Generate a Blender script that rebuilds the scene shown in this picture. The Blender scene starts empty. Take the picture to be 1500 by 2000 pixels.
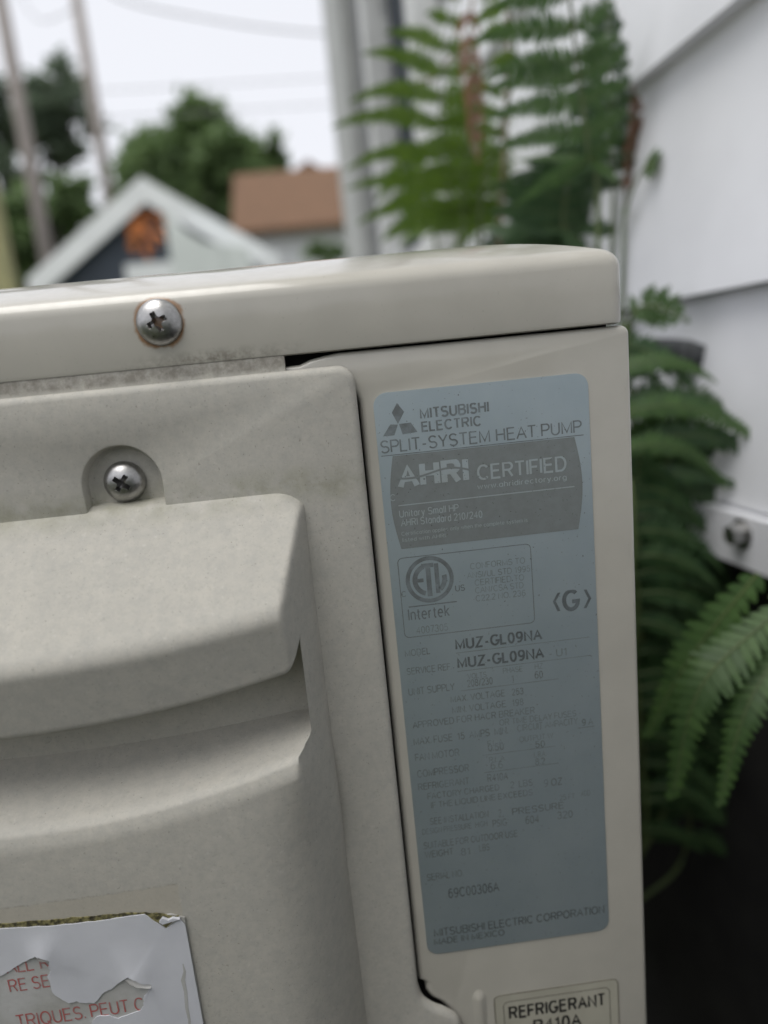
import bpy, bmesh, math, random
from mathutils import Vector, Matrix
random.seed(7)
R = math.radians
scene = bpy.context.scene
col = scene.collection

# ------------------------------------------------------------------ camera
F = 1380.0                                     # focal length in photo pixels (1500 x 2000)
Zc = -Vector((667, 6714, F)).normalized()      # world up seen in the camera (x right, y down, z forward)
Xc = Vector((24924, -2367, F)).normalized(); Xc = (Xc - Zc * Xc.dot(Zc)).normalized()
Yc = Zc.cross(Xc)
def ray(px, py):
    v = Vector((px - 750, py - 1000, F))
    return Vector((v.dot(Xc), v.dot(Yc), v.dot(Zc)))
CAM_DIST = 0.178
_d = ray(1230, 640); _t = CAM_DIST / _d.y
CAM = Vector((-_d.x * _t, -CAM_DIST, 0.928 - _d.z * _t))
def at(px, py, Y):                             # the point a pixel shows on the vertical plane y = Y
    d = ray(px, py); return CAM + d * ((Y - CAM.y) / d.y)
wall_dir = ray(529, 740); wall_dir.z = 0; wall_dir.normalize()
wall_n = Vector((wall_dir.y, -wall_dir.x, 0))  # points away from the camera, into the house
WALL_D = 0.25
def on_wall(px, py, d=WALL_D):
    r = ray(px, py); return CAM + r * (d / r.dot(wall_n))

cam_data = bpy.data.cameras.new('camera'); cam = bpy.data.objects.new('camera', cam_data); col.objects.link(cam)
rgt = Vector((Xc.x, Yc.x, Zc.x)); upv = -Vector((Xc.y, Yc.y, Zc.y)); bck = -Vector((Xc.z, Yc.z, Zc.z))
m3 = Matrix((rgt, upv, bck)).transposed()
cam.matrix_world = Matrix.Translation(CAM) @ m3.to_4x4()
cam_data.sensor_fit = 'VERTICAL'; cam_data.sensor_height = 36.0; cam_data.lens = F / 2000 * 36.0
cam_data.clip_start = 0.005; cam_data.clip_end = 2000
cam_data.dof.use_dof = True; cam_data.dof.focus_distance = 0.181; cam_data.dof.aperture_fstop = 5.7
scene.camera = cam

# ------------------------------------------------------------------ sky and sun (overcast)
SUN_EL, SUN_AZ = R(70), R(225)
world = bpy.data.worlds.new('World'); scene.world = world; world.use_nodes = True
nt = world.node_tree; bg = nt.nodes['Background']
sky = nt.nodes.new('ShaderNodeTexSky'); sky.sky_type = 'NISHITA'; sky.sun_disc = False
sky.sun_elevation = SUN_EL; sky.sun_rotation = SUN_AZ; sky.air_density = 1.0; sky.dust_density = 6.0
hs = nt.nodes.new('ShaderNodeHueSaturation'); hs.inputs['Saturation'].default_value = 0.12
mx = nt.nodes.new('ShaderNodeMixRGB'); mx.inputs[0].default_value = 0.72; mx.inputs[2].default_value = (7.5, 7.65, 8.2, 1)
nt.links.new(sky.outputs[0], hs.inputs['Color']); nt.links.new(hs.outputs[0], mx.inputs[1])
nt.links.new(mx.outputs[0], bg.inputs['Color']); bg.inputs['Strength'].default_value = 0.1
sun_d = bpy.data.lights.new('sun', 'SUN'); sun_d.energy = 1.5; sun_d.angle = R(45); sun_d.color = (1, 0.97, 0.92)
sun = bpy.data.objects.new('sun', sun_d); col.objects.link(sun)
sdir = Vector((math.sin(SUN_AZ) * math.cos(SUN_EL), math.cos(SUN_AZ) * math.cos(SUN_EL), math.sin(SUN_EL)))
sun.rotation_euler = sdir.to_track_quat('Z', 'Y').to_euler()
scene.view_settings.view_transform = 'Standard'; scene.view_settings.look = 'None'
scene.view_settings.exposure = 0.52; scene.view_settings.gamma = 1.0
scene.render.engine = 'CYCLES'; scene.cycles.use_denoising = True; scene.cycles.max_bounces = 8

# ------------------------------------------------------------------ helpers
def tag(o, label=None, cat=None, group=None, kind=None):
    if label: o['label'] = label
    if cat: o['category'] = cat
    if group: o['group'] = group
    if kind: o['kind'] = kind
    return o
def link(name, me, mat=None, parent=None, smooth=False):
    o = bpy.data.objects.new(name, me); col.objects.link(o)
    if mat: me.materials.append(mat)
    if smooth: me.polygons.foreach_set('use_smooth', [True] * len(me.polygons))
    if parent:
        o.parent = parent
        o.matrix_parent_inverse = Matrix.Translation(parent.location).inverted() if parent.type == 'EMPTY' else Matrix.Identity(4)
    return o
def mesh(name, verts, faces, mat=None, parent=None, smooth=False):
    me = bpy.data.meshes.new(name); me.from_pydata([tuple(v) for v in verts], [], faces); me.update()
    return link(name, me, mat, parent, smooth)
def bm_obj(name, bm, mat=None, parent=None, smooth=False, angle=None):
    bmesh.ops.recalc_face_normals(bm, faces=bm.faces)
    bm.faces.index_update(); flat = [f_.index for f_ in bm.faces if f_.tag]
    me = bpy.data.meshes.new(name); bm.to_mesh(me); bm.free()
    o = link(name, me, mat, parent, smooth)
    for i in flat: me.polygons[i].use_smooth = False
    if angle: me.set_sharp_from_angle(angle=R(angle))
    return o
def empty(name, loc):
    o = bpy.data.objects.new(name, None); col.objects.link(o); o.location = loc; o.empty_display_size = 0.05
    return o
class MB:
    def __init__(s): s.v = []; s.f = []
    def add(s, v, f):
        b = len(s.v); s.v += [tuple(p) for p in v]; s.f += [tuple(i + b for i in q) for q in f]
    def box(s, x0, x1, y0, y1, z0, z1):
        s.add([(x, y, z) for z in (z0, z1) for y in (y0, y1) for x in (x0, x1)],
              [(0, 2, 3, 1), (4, 5, 7, 6), (0, 1, 5, 4), (2, 6, 7, 3), (0, 4, 6, 2), (1, 3, 7, 5)])
    def hexa(s, a, b):                          # two quads a (4 pts) and b (4 pts) joined into a closed box
        s.add(list(a) + list(b), [(3, 2, 1, 0), (4, 5, 6, 7), (0, 1, 5, 4), (1, 2, 6, 5), (2, 3, 7, 6), (3, 0, 4, 7)])
    def prism(s, poly, off):                    # flat polygon pushed along off
        n = len(poly); off = Vector(off)
        s.add([Vector(p) for p in poly] + [Vector(p) + off for p in poly],
              [tuple(range(n))[::-1], tuple(range(n, 2 * n))] + [(i, (i + 1) % n, (i + 1) % n + n, i + n) for i in range(n)])
    def tube(s, pts, rad, k=6, cap=True):
        pts = [Vector(p) for p in pts]; n = len(pts); b = []
        for i, p in enumerate(pts):
            t = (pts[min(i + 1, n - 1)] - pts[max(i - 1, 0)]).normalized()
            a = t.cross(Vector((0, 0, 1)) if abs(t.z) < 0.95 else Vector((1, 0, 0))).normalized(); c = t.cross(a)
            r = rad[i] if isinstance(rad, (list, tuple)) else rad
            b += [p + (a * math.cos(2 * math.pi * j / k) + c * math.sin(2 * math.pi * j / k)) * r for j in range(k)]
        fs = [(i * k + j, i * k + (j + 1) % k, (i + 1) * k + (j + 1) % k, (i + 1) * k + j) for i in range(n - 1) for j in range(k)]
        if cap: fs += [tuple(range(k))[::-1], tuple(range((n - 1) * k, n * k))]
        s.add(b, fs)
    def build(s, name, mat, parent=None, smooth=False): return mesh(name, s.v, s.f, mat, parent, smooth)
def spline(pts, n):                             # Catmull-Rom through pts
    pts = [Vector(p) for p in pts]; q = [pts[0] * 2 - pts[1]] + pts + [pts[-1] * 2 - pts[-2]]; out = []
    m = len(pts) - 1
    for i in range(n + 1):
        u = i / n * m; k = min(int(u), m - 1); t = u - k
        a, b, c, d = q[k:k + 4]
        out.append(0.5 * ((2 * b) + (c - a) * t + (2 * a - 5 * b + 4 * c - d) * t * t + (3 * b - a - 3 * c + d) * t ** 3))
    return out
def rrect(x0, x1, z0, z1, r, n=6):              # rounded rectangle, counter-clockwise
    out = []
    for cx, cz, a0 in ((x1 - r, z1 - r, 0), (x0 + r, z1 - r, 90), (x0 + r, z0 + r, 180), (x1 - r, z0 + r, 270)):
        out += [(cx + r * math.cos(R(a0 + 90 * i / n)), cz + r * math.sin(R(a0 + 90 * i / n))) for i in range(n + 1)]
    return out
def inset(poly, d):                             # move a ccw polygon inwards by d
    n = len(poly); out = []
    for i in range(n):
        p = Vector(poly[i - 1]); q = Vector(poly[i]); r = Vector(poly[(i + 1) % n])
        e1 = q - p; e2 = r - q
        n1 = Vector((-e1.y, e1.x)).normalized(); n2 = Vector((-e2.y, e2.x)).normalized()
        m = n1 + n2; m = m / max(m.dot(n1) * 1.0, 0.2) if m.length > 1e-9 else n1
        out.append((q.x + m.x * d, q.y + m.y * d))
    return out
def plate(bm, rings, holes=(), back=False):     # rings: [(poly, h)] outer to inner; last is filled, with holes [(poly,h)...rings]
    def addring(poly, h): return [bm.verts.new((x, -h, z)) for x, z in poly]
    def bridge(a, b):
        n = len(a)
        for i in range(n): bm.faces.new((a[i], a[(i + 1) % n], b[(i + 1) % n], b[i]))
    rv = [addring(p, h) for p, h in rings]
    for a, b in zip(rv, rv[1:]): bridge(a, b)
    edges = []
    def loop(r):
        for i in range(len(r)):
            e = bm.edges.get((r[i], r[(i + 1) % len(r)])) or bm.edges.new((r[i], r[(i + 1) % len(r)]))
            edges.append(e)
    loop(rv[-1])
    for hr in holes:
        hv = [addring(p, h) for p, h in hr]
        for a, b in zip(hv, hv[1:]): bridge(a, b)
        loop(hv[0])
    for f_ in bmesh.ops.triangle_fill(bm, use_beauty=True, use_dissolve=False, edges=edges)['geom']:
        if isinstance(f_, bmesh.types.BMFace): f_.tag = True
    return rv

# ------------------------------------------------------------------ materials
def nodes_of(name):
    m = bpy.data.materials.new(name); m.use_nodes = True
    return m, m.node_tree, m.node_tree.nodes['Principled BSDF']
def mathn(t, op, a, b=None, clamp=False):
    n = t.nodes.new('ShaderNodeMath'); n.operation = op; n.use_clamp = clamp
    for i, v in enumerate((a, b)):
        if v is None: continue
        if isinstance(v, (int, float)): n.inputs[i].default_value = v
        else: t.links.new(v, n.inputs[i])
    return n.outputs[0]
def noise(t, scale, detail=4, rough=0.55, vec=None, dist=0.0):
    n = t.nodes.new('ShaderNodeTexNoise'); n.inputs['Scale'].default_value = scale
    n.inputs['Detail'].default_value = detail; n.inputs['Roughness'].default_value = rough; n.inputs['Distortion'].default_value = dist
    if vec is None:
        g = t.nodes.new('ShaderNodeNewGeometry'); vec = g.outputs['Position']
    t.links.new(vec, n.inputs['Vector']); return n.outputs['Fac']
def ramp(t, fac, a, b, ca=(0, 0, 0, 1), cb=(1, 1, 1, 1)):
    r = t.nodes.new('ShaderNodeValToRGB'); t.links.new(fac, r.inputs[0])
    r.color_ramp.elements[0].position = a; r.color_ramp.elements[1].position = b
    r.color_ramp.elements[0].color = ca; r.color_ramp.elements[1].color = cb
    return r.outputs[0]
def mixc(t, fac, a, b):
    n = t.nodes.new('ShaderNodeMixRGB')
    if isinstance(fac, (int, float)): n.inputs[0].default_value = fac
    else: t.links.new(fac, n.inputs[0])
    for i, v in ((1, a), (2, b)):
        if isinstance(v, tuple): n.inputs[i].default_value = (*v[:3], 1)
        else: t.links.new(v, n.inputs[i])
    return n.outputs[0]
def pos(t): return t.nodes.new('ShaderNodeNewGeometry').outputs['Position']
def sep(t, v):
    s = t.nodes.new('ShaderNodeSeparateXYZ'); t.links.new(v, s.inputs[0]); return s.outputs
def bump(t, b, h, strength, dist=0.001):
    n = t.nodes.new('ShaderNodeBump'); n.inputs['Strength'].default_value = strength; n.inputs['Distance'].default_value = dist
    t.links.new(h, n.inputs['Height']); t.links.new(n.outputs[0], b.inputs['Normal'])
def mat(name, c, rough=0.6, c2=None, scale=20, lo=0.35, hi=0.65, metal=0.0, bmp=0.0, bscale=None, spec=0.5, detail=4, bdist=0.001):
    m, t, b = nodes_of(name)
    b.inputs['Roughness'].default_value = rough; b.inputs['Metallic'].default_value = metal
    b.inputs['Specular IOR Level'].default_value = spec
    if c2 is None: b.inputs['Base Color'].default_value = (*c, 1)
    else: t.links.new(mixc(t, ramp(t, noise(t, scale, detail), lo, hi), c, c2), b.inputs['Base Color'])
    if bmp: bump(t, b, noise(t, bscale or scale * 3, 3), bmp, bdist)
    return m

SCREW1 = at(312, 630, -0.001); SCREW2 = at(243, 941, 0)
def paint_material():                           # ivory enamel of the steel casing: gloss, dust, rust ring, grime at the seam
    m, t, b = nodes_of('ivory_enamel')
    p = pos(t); x, y, z = sep(t, p)
    base = mixc(t, ramp(t, noise(t, 60, 5), 0.35, 0.7), (0.482, 0.461, 0.407), (0.444, 0.425, 0.376))
    speck = ramp(t, noise(t, 1500, 2), 0.70, 0.76)
    base = mixc(t, mathn(t, 'MULTIPLY', speck, 0.35), base, (0.2, 0.19, 0.16))
    # grime gathered above the lower edge of the lid, over the service cover
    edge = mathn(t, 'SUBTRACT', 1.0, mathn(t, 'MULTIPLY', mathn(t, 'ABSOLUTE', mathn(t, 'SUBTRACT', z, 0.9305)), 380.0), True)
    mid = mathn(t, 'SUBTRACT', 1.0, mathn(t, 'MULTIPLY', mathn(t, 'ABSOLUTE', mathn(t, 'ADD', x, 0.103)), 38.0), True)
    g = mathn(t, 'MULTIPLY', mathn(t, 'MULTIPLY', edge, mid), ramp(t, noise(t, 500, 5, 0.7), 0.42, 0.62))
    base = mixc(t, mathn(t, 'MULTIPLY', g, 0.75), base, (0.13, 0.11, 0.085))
    # rust bleeding from under the lid screw
    vd = t.nodes.new('ShaderNodeVectorMath'); vd.operation = 'DISTANCE'; t.links.new(p, vd.inputs[0]); vd.inputs[1].default_value = tuple(SCREW1)
    dd = mathn(t, 'ADD', vd.outputs['Value'], mathn(t, 'MULTIPLY', mathn(t, 'SUBTRACT', noise(t, 350, 4), 0.5), 0.0022))
    rust = mathn(t, 'SUBTRACT', 1.0, mathn(t, 'MULTIPLY', mathn(t, 'SUBTRACT', dd, 0.0056), 1300.0), True)
    base = mixc(t, mathn(t, 'MULTIPLY', rust, 0.9), base, (0.27, 0.135, 0.05))
    t.links.new(base, b.inputs['Base Color'])
    t.links.new(ramp(t, noise(t, 240, 4), 0.3, 0.75, (0.32, 0.32, 0.32, 1), (0.45, 0.45, 0.45, 1)), b.inputs['Roughness'])
    b.inputs['Coat Weight'].default_value = 0.8; b.inputs['Coat Roughness'].default_value = 0.09
    bump(t, b, noise(t, 420, 2), 0.03, 0.0006)
    return m
def plastic_material():                         # weathered matt cover: chalky, speckled, algae film along the ledges
    m, t, b = nodes_of('weathered_plastic')
    p = pos(t); x, y, z = sep(t, p)
    base = mixc(t, ramp(t, noise(t, 70, 6, 0.65), 0.3, 0.72), (0.484, 0.464, 0.412), (0.434, 0.419, 0.376))
    base = mixc(t, mathn(t, 'MULTIPLY', ramp(t, noise(t, 330, 7, 0.8), 0.42, 0.66), 0.5), base, (0.340, 0.334, 0.314))
    base = mixc(t, mathn(t, 'MULTIPLY', ramp(t, noise(t, 900, 3, 0.6), 0.58, 0.74), 0.28), base, (0.245, 0.235, 0.20))
    base = mixc(t, mathn(t, 'MULTIPLY', ramp(t, noise(t, 1900, 2), 0.675, 0.74), 0.5), base, (0.10, 0.09, 0.07))
    base = mixc(t, mathn(t, 'MULTIPLY', ramp(t, noise(t, 700, 3, 0.6), 0.62, 0.75), 0.3), base, (0.60, 0.59, 0.55))
    # algae film on the plate just above the hood
    al = mathn(t, 'SUBTRACT', 1.0, mathn(t, 'MULTIPLY', mathn(t, 'ABSOLUTE', mathn(t, 'SUBTRACT', z, 0.8975)), 160.0), True)
    al = mathn(t, 'MULTIPLY', al, ramp(t, noise(t, 160, 5), 0.35, 0.65))
    base = mixc(t, mathn(t, 'MULTIPLY', al, 0.6), base, (0.215, 0.215, 0.14))
    # film left by an older sticker above the torn one: a slanted strip with its own edges
    (ax, _, az), (bx, _, bz) = at(347, 1728, -0.0245), at(0, 1776, -0.0245)
    k_ = (az - bz) / (ax - bx)
    wob = mathn(t, 'MULTIPLY', mathn(t, 'SUBTRACT', noise(t, 500, 4), 0.5), 0.0012)
    dz = mathn(t, 'SUBTRACT', mathn(t, 'ADD', mathn(t, 'MULTIPLY', mathn(t, 'SUBTRACT', x, ax), k_), az), mathn(t, 'ADD', z, wob))   # depth below the strip's upper edge
    strip = mathn(t, 'MULTIPLY', mathn(t, 'MULTIPLY', dz, 4000.0, True), mathn(t, 'MULTIPLY', mathn(t, 'SUBTRACT', ax, mathn(t, 'ADD', x, wob)), 4000.0, True))
    strip = mathn(t, 'MULTIPLY', strip, mathn(t, 'MULTIPLY', mathn(t, 'SUBTRACT', 0.0095, dz), 4000.0, True))
    base = mixc(t, mathn(t, 'MULTIPLY', strip, 0.45), base, (0.425, 0.385, 0.31))
    rim = mathn(t, 'MULTIPLY', mathn(t, 'SUBTRACT', 1.0, mathn(t, 'MULTIPLY', mathn(t, 'ABSOLUTE', dz), 2500.0), True), mathn(t, 'MULTIPLY', mathn(t, 'SUBTRACT', ax, x), 4000.0, True))
    base = mixc(t, mathn(t, 'MULTIPLY', mathn(t, 'MULTIPLY', rim, ramp(t, noise(t, 600, 4, 0.7), 0.4, 0.6)), 0.4), base, (0.16, 0.145, 0.115))
    # soot along the top tongue of the cover
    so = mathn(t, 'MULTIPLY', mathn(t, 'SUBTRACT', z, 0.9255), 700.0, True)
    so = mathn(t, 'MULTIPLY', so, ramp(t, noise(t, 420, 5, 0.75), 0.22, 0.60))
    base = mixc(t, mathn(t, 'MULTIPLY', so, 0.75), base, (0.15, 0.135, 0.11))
    t.links.new(base, b.inputs['Base Color'])
    b.inputs['Roughness'].default_value = 0.62; b.inputs['Specular IOR Level'].default_value = 0.35
    bump(t, b, noise(t, 1300, 4, 0.6), 0.16, 0.0004)
    return m
M = {}
M['paint'] = paint_material(); M['plastic'] = plastic_material()
M['dark'] = mat('dark_interior', (0.022, 0.020, 0.019), 0.8)
def steel_material(name, c):
    m, t, b = nodes_of(name)
    b.inputs['Metallic'].default_value = 1.0
    t.links.new(mixc(t, ramp(t, noise(t, 900, 5, 0.65), 0.4, 0.7), c, tuple(k * 0.72 for k in c)), b.inputs['Base Color'])
    t.links.new(ramp(t, noise(t, 1600, 4), 0.3, 0.7, (0.27,) * 3 + (1,), (0.42,) * 3 + (1,)), b.inputs['Roughness'])
    bump(t, b, noise(t, 3000, 3), 0.12, 0.0002)
    return m
M['steel'] = steel_material('screw_steel', (0.46, 0.455, 0.45))
def label_material():
    m, t, b = nodes_of('label_film')
    base = mixc(t, ramp(t, noise(t, 55, 5, 0.6), 0.35, 0.68), (0.54, 0.62, 0.665), (0.48, 0.565, 0.615))
    base = mixc(t, mathn(t, 'MULTIPLY', ramp(t, noise(t, 420, 4, 0.65), 0.5, 0.7), 0.22), base, (0.53, 0.61, 0.62))
    base = mixc(t, mathn(t, 'MULTIPLY', ramp(t, noise(t, 1500, 2), 0.715, 0.74), 0.7), base, (0.06, 0.06, 0.055))
    t.links.new(base, b.inputs['Base Color']); b.inputs['Roughness'].default_value = 0.45; b.inputs['Metallic'].default_value = 0.75
    return m
M['label'] = label_material()
def ink(name, c, fade, rough=0.5):              # print that has bleached unevenly towards the film colour
    m, t, b = nodes_of(name)
    base = mixc(t, mathn(t, 'MULTIPLY', ramp(t, noise(t, 260, 4, 0.7), 0.38, 0.66), fade), c, (0.45, 0.53, 0.575))
    base = mixc(t, mathn(t, 'MULTIPLY', ramp(t, noise(t, 1500, 2), 0.70, 0.73), 0.75), base, (0.05, 0.05, 0.045))
    t.links.new(base, b.inputs['Base Color']); b.inputs['Roughness'].default_value = rough; b.inputs['Metallic'].default_value = 0.5
    return m
M['ink'] = ink('faded_ink', (0.175, 0.192, 0.196), 0.35)
M['ink_bold'] = ink('faded_bold_ink', (0.13, 0.145, 0.15), 0.25)
M['ink_block'] = ink('faded_block_ink', (0.245, 0.265, 0.262), 0.12)
M['ink_faint'] = ink('bleached_ink', (0.24, 0.275, 0.28), 0.6)
M['ink_low'] = ink('half_bleached_ink', (0.20, 0.222, 0.227), 0.6)
M['ink_pale'] = ink('pale_print', (0.42, 0.465, 0.47), 0.5)
M['black'] = mat('black_print', (0.022, 0.022, 0.022), 0.5)
M['clear_label'] = mat('sticker_film', (0.43, 0.415, 0.345), 0.4, (0.39, 0.375, 0.31), 90)
M['line'] = mat('grimy_edge', (0.085, 0.075, 0.055), 0.7, (0.2, 0.185, 0.15), 300)
M['paper'] = mat('white_paper', (0.60, 0.61, 0.65), 0.55, (0.55, 0.56, 0.60), 60, bmp=0.05, bscale=300)
M['paper_old'] = mat('aged_paper', (0.47, 0.47, 0.46), 0.7, (0.36, 0.355, 0.33), 70, bmp=0.1, bscale=500)
M['red'] = mat('red_print', (0.42, 0.115, 0.105), 0.6, (0.38, 0.22, 0.21), 500, 0.42, 0.7)
M['glue'] = mat('mouldy_glue', (0.21, 0.19, 0.08), 0.8, (0.04, 0.035, 0.015), 900, 0.42, 0.58, bmp=0.6, bscale=1200)
M['residue'] = mat('glue_residue', (0.385, 0.372, 0.325), 0.45, (0.345, 0.335, 0.295), 120)
M['siding'] = mat('white_siding', (0.78, 0.79, 0.82), 0.55, (0.71, 0.72, 0.75), 9, bmp=0.05, bscale=150)
M['trim'] = mat('white_trim', (0.66, 0.67, 0.67), 0.5, (0.55, 0.56, 0.55), 14)
M['trim_grey'] = mat('grey_trim', (0.46, 0.47, 0.46), 0.6, (0.38, 0.39, 0.38), 14)
M['glass'] = mat('window_screen', (0.03, 0.038, 0.05), 0.6, spec=0.2)
M['strip_grey'] = mat('dark_strip_grey', (0.13, 0.135, 0.14), 0.5, (0.09, 0.095, 0.10), 12)
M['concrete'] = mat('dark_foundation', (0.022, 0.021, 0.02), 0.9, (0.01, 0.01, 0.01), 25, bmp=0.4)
def leaf_mat(name, a, b2, trans=0.35, rough=0.5, scale=8):
    m, t, b = nodes_of(name)
    g = t.nodes.new('ShaderNodeNewGeometry')
    f = mathn(t, 'ADD', mathn(t, 'MULTIPLY', g.outputs['Random Per Island'], 0.6), mathn(t, 'MULTIPLY', noise(t, scale, 3), 0.5))
    c = mixc(t, f, a, b2)
    t.links.new(c, b.inputs['Base Color']); b.inputs['Roughness'].default_value = rough
    tr = t.nodes.new('ShaderNodeBsdfTranslucent'); t.links.new(c, tr.inputs['Color'])
    ms = t.nodes.new('ShaderNodeMixShader'); ms.inputs[0].default_value = trans
    t.links.new(b.outputs[0], ms.inputs[1]); t.links.new(tr.outputs[0], ms.inputs[2])
    t.links.new(ms.outputs[0], t.nodes['Material Output'].inputs['Surface'])
    return m
M['fern'] = leaf_mat('fern_green', (0.062, 0.125, 0.014), (0.13, 0.22, 0.024), 0.45, 0.5, 30)
M['fern_dark'] = leaf_mat('fern_shaded_green', (0.026, 0.066, 0.026), (0.058, 0.118, 0.04), 0.35, 0.5, 30)  # deep fern green, with the shade among the fronds put into the colour
M['fern_near'] = leaf_mat('fern_mid_green', (0.04, 0.09, 0.026), (0.085, 0.165, 0.042), 0.35, 0.5, 40)
M['fern_dead'] = leaf_mat('fern_brown', (0.20, 0.085, 0.05), (0.28, 0.14, 0.08), 0.3, 0.7, 40)
M['stem'] = mat('fern_stem', (0.10, 0.14, 0.045), 0.6, (0.06, 0.09, 0.03), 40)
M['twig'] = mat('dry_twig', (0.13, 0.09, 0.06), 0.8, (0.22, 0.17, 0.12), 60)
M['tree_a'] = leaf_mat('tree_leaf_mid', (0.09, 0.155, 0.065), (0.20, 0.29, 0.11), 0.45, 0.55, 0.7)
M['tree_b'] = leaf_mat('tree_leaf_dark', (0.10, 0.145, 0.10), (0.18, 0.23, 0.15), 0.45, 0.55, 0.7)
M['hedge'] = leaf_mat('added_hedge_leaf', (0.025, 0.06, 0.018), (0.05, 0.10, 0.03), 0.2, 0.5, 6)
M['bark'] = mat('bark', (0.10, 0.085, 0.07), 0.9, (0.05, 0.045, 0.04), 6, bmp=0.4)
M['pole'] = mat('pole_wood', (0.32, 0.285, 0.265), 0.85, (0.24, 0.215, 0.20), 5)
M['wire'] = mat('cable', (0.30, 0.30, 0.31), 0.6)
M['slate'] = mat('slate_blue_paint', (0.048, 0.062, 0.085), 0.6, (0.04, 0.052, 0.072), 2)
M['white'] = mat('white_paint', (0.76, 0.78, 0.78), 0.55, (0.68, 0.70, 0.70), 1.5)
M['pale'] = mat('pale_paint', (0.62, 0.66, 0.64), 0.6, (0.56, 0.60, 0.58), 1.2)
M['shingle'] = mat('brown_shingle', (0.165, 0.092, 0.052), 0.9, (0.13, 0.075, 0.044), 6)
M['roof_grey'] = mat('grey_shingle', (0.12, 0.12, 0.12), 0.9, (0.09, 0.09, 0.09), 5)
M['orange'] = mat('rust_orange', (0.80, 0.28, 0.07), 0.6, (0.45, 0.13, 0.04), 9)
M['yellow'] = mat('yellow_green_wood', (0.42, 0.40, 0.20), 0.8, (0.30, 0.29, 0.16), 20)
M['grass'] = mat('grass_ground', (0.05, 0.075, 0.022), 0.95, (0.09, 0.085, 0.04), 3, bmp=0.6, bscale=60, bdist=0.02)
M['soil'] = mat('mulch_soil', (0.014, 0.011, 0.009), 0.95, (0.026, 0.02, 0.015), 40, bmp=0.8, bscale=120, bdist=0.01)

# ------------------------------------------------------------------ ground
mesh('ground', [(-300, -300, 0), (300, -300, 0), (300, 300, 0), (-300, 300, 0)], [(0, 1, 2, 3)], M['grass'])['kind'] = 'structure'
mb = MB(); pl = []
for i in range(28):
    a = 2 * math.pi * i / 28; k = 1 + 0.12 * math.sin(3 * a) + 0.06 * math.sin(7 * a + 1)
    pl.append((-0.05 + 0.62 * k * math.cos(a), 0.45 + 1.7 * k * math.sin(a), 0.004))
mb.prism(pl, (0, 0, 0.012)); mb.build('planting_bed', M['soil'])['kind'] = 'structure'

# ------------------------------------------------------------------ house with lap siding
WALL0 = CAM + wall_n * WALL_D; WALL0.z = 0      # foot of the perpendicular from the camera
def wp(s, out, z): return WALL0 + wall_dir * s - wall_n * out + Vector((0, 0, z))   # s along the wall, out towards the yard
house = empty('clapboard_house', wp(0, 0, 0))
tag(house, 'white clapboard house with narrow window beside the ferns', 'house')
S0, S1 = -4.5, 1.79
zs = [0.828, 0.948, 1.085]
while zs[-1] < 5.6: zs.append(zs[-1] + 0.134)
def wbox(mb, s0, s1, o0, o1, z0, z1):
    mb.hexa([wp(s0, o0, z0), wp(s1, o0, z0), wp(s1, o1, z0), wp(s0, o1, z0)], [wp(s0, o0, z1), wp(s1, o0, z1), wp(s1, o1, z1), wp(s0, o1, z1)])
WIN = (0.98, 1.28, 1.12, 2.3)                   # window opening along the wall and in height
for i, (z0, z1) in enumerate(zip(zs, zs[1:])):
    spans = [(S0, WIN[0], 0), (WIN[1], S1, 1)] if z0 < WIN[3] and z1 > WIN[2] else [(S0, S1, 0)]
    for a, b_, _ in spans:
        m_ = MB(); j = random.uniform(-0.0008, 0.0008)
        m_.hexa([wp(a, -0.02, z0), wp(b_, -0.02, z0), wp(b_, 0.0 + j, z0), wp(a, 0.0 + j, z0)],
                [wp(a, -0.02, z1 + 0.012), wp(b_, -0.02, z1 + 0.012), wp(b_, -0.0125, z1 + 0.012), wp(a, -0.0125, z1 + 0.012)])
        m_.build('siding_board', M['siding'], house)
m_ = MB(); wbox(m_, S0, S1, -0.02, -6.0, 0.85, 5.6); m_.build('wall', M['siding'], house)
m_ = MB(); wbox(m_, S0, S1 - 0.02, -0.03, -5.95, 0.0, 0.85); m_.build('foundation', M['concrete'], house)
m_ = MB(); wbox(m_, S0, S1 - 0.01, -0.008, -0.03, 0.797, 0.826); m_.build('sill_board', M['trim'], house)
m_ = MB(); wbox(m_, S0 - 0.3, S1 + 0.35, 0.45, -6.3, 5.6, 5.75); m_.build('eave', M['trim'], house)
m_ = MB()
m_.hexa([wp(S0 - 0.3, 0.5, 5.75), wp(S1 + 0.35, 0.5, 5.75), wp(S1 + 0.35, -6.3, 5.75), wp(S0 - 0.3, -6.3, 5.75)],
        [wp(S0 - 0.3, -2.8, 8.0), wp(S1 + 0.35, -2.8, 8.0), wp(S1 + 0.35, -3.0, 8.0), wp(S0 - 0.3, -3.0, 8.0)]); m_.build('roof', M['roof_grey'], house)
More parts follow.
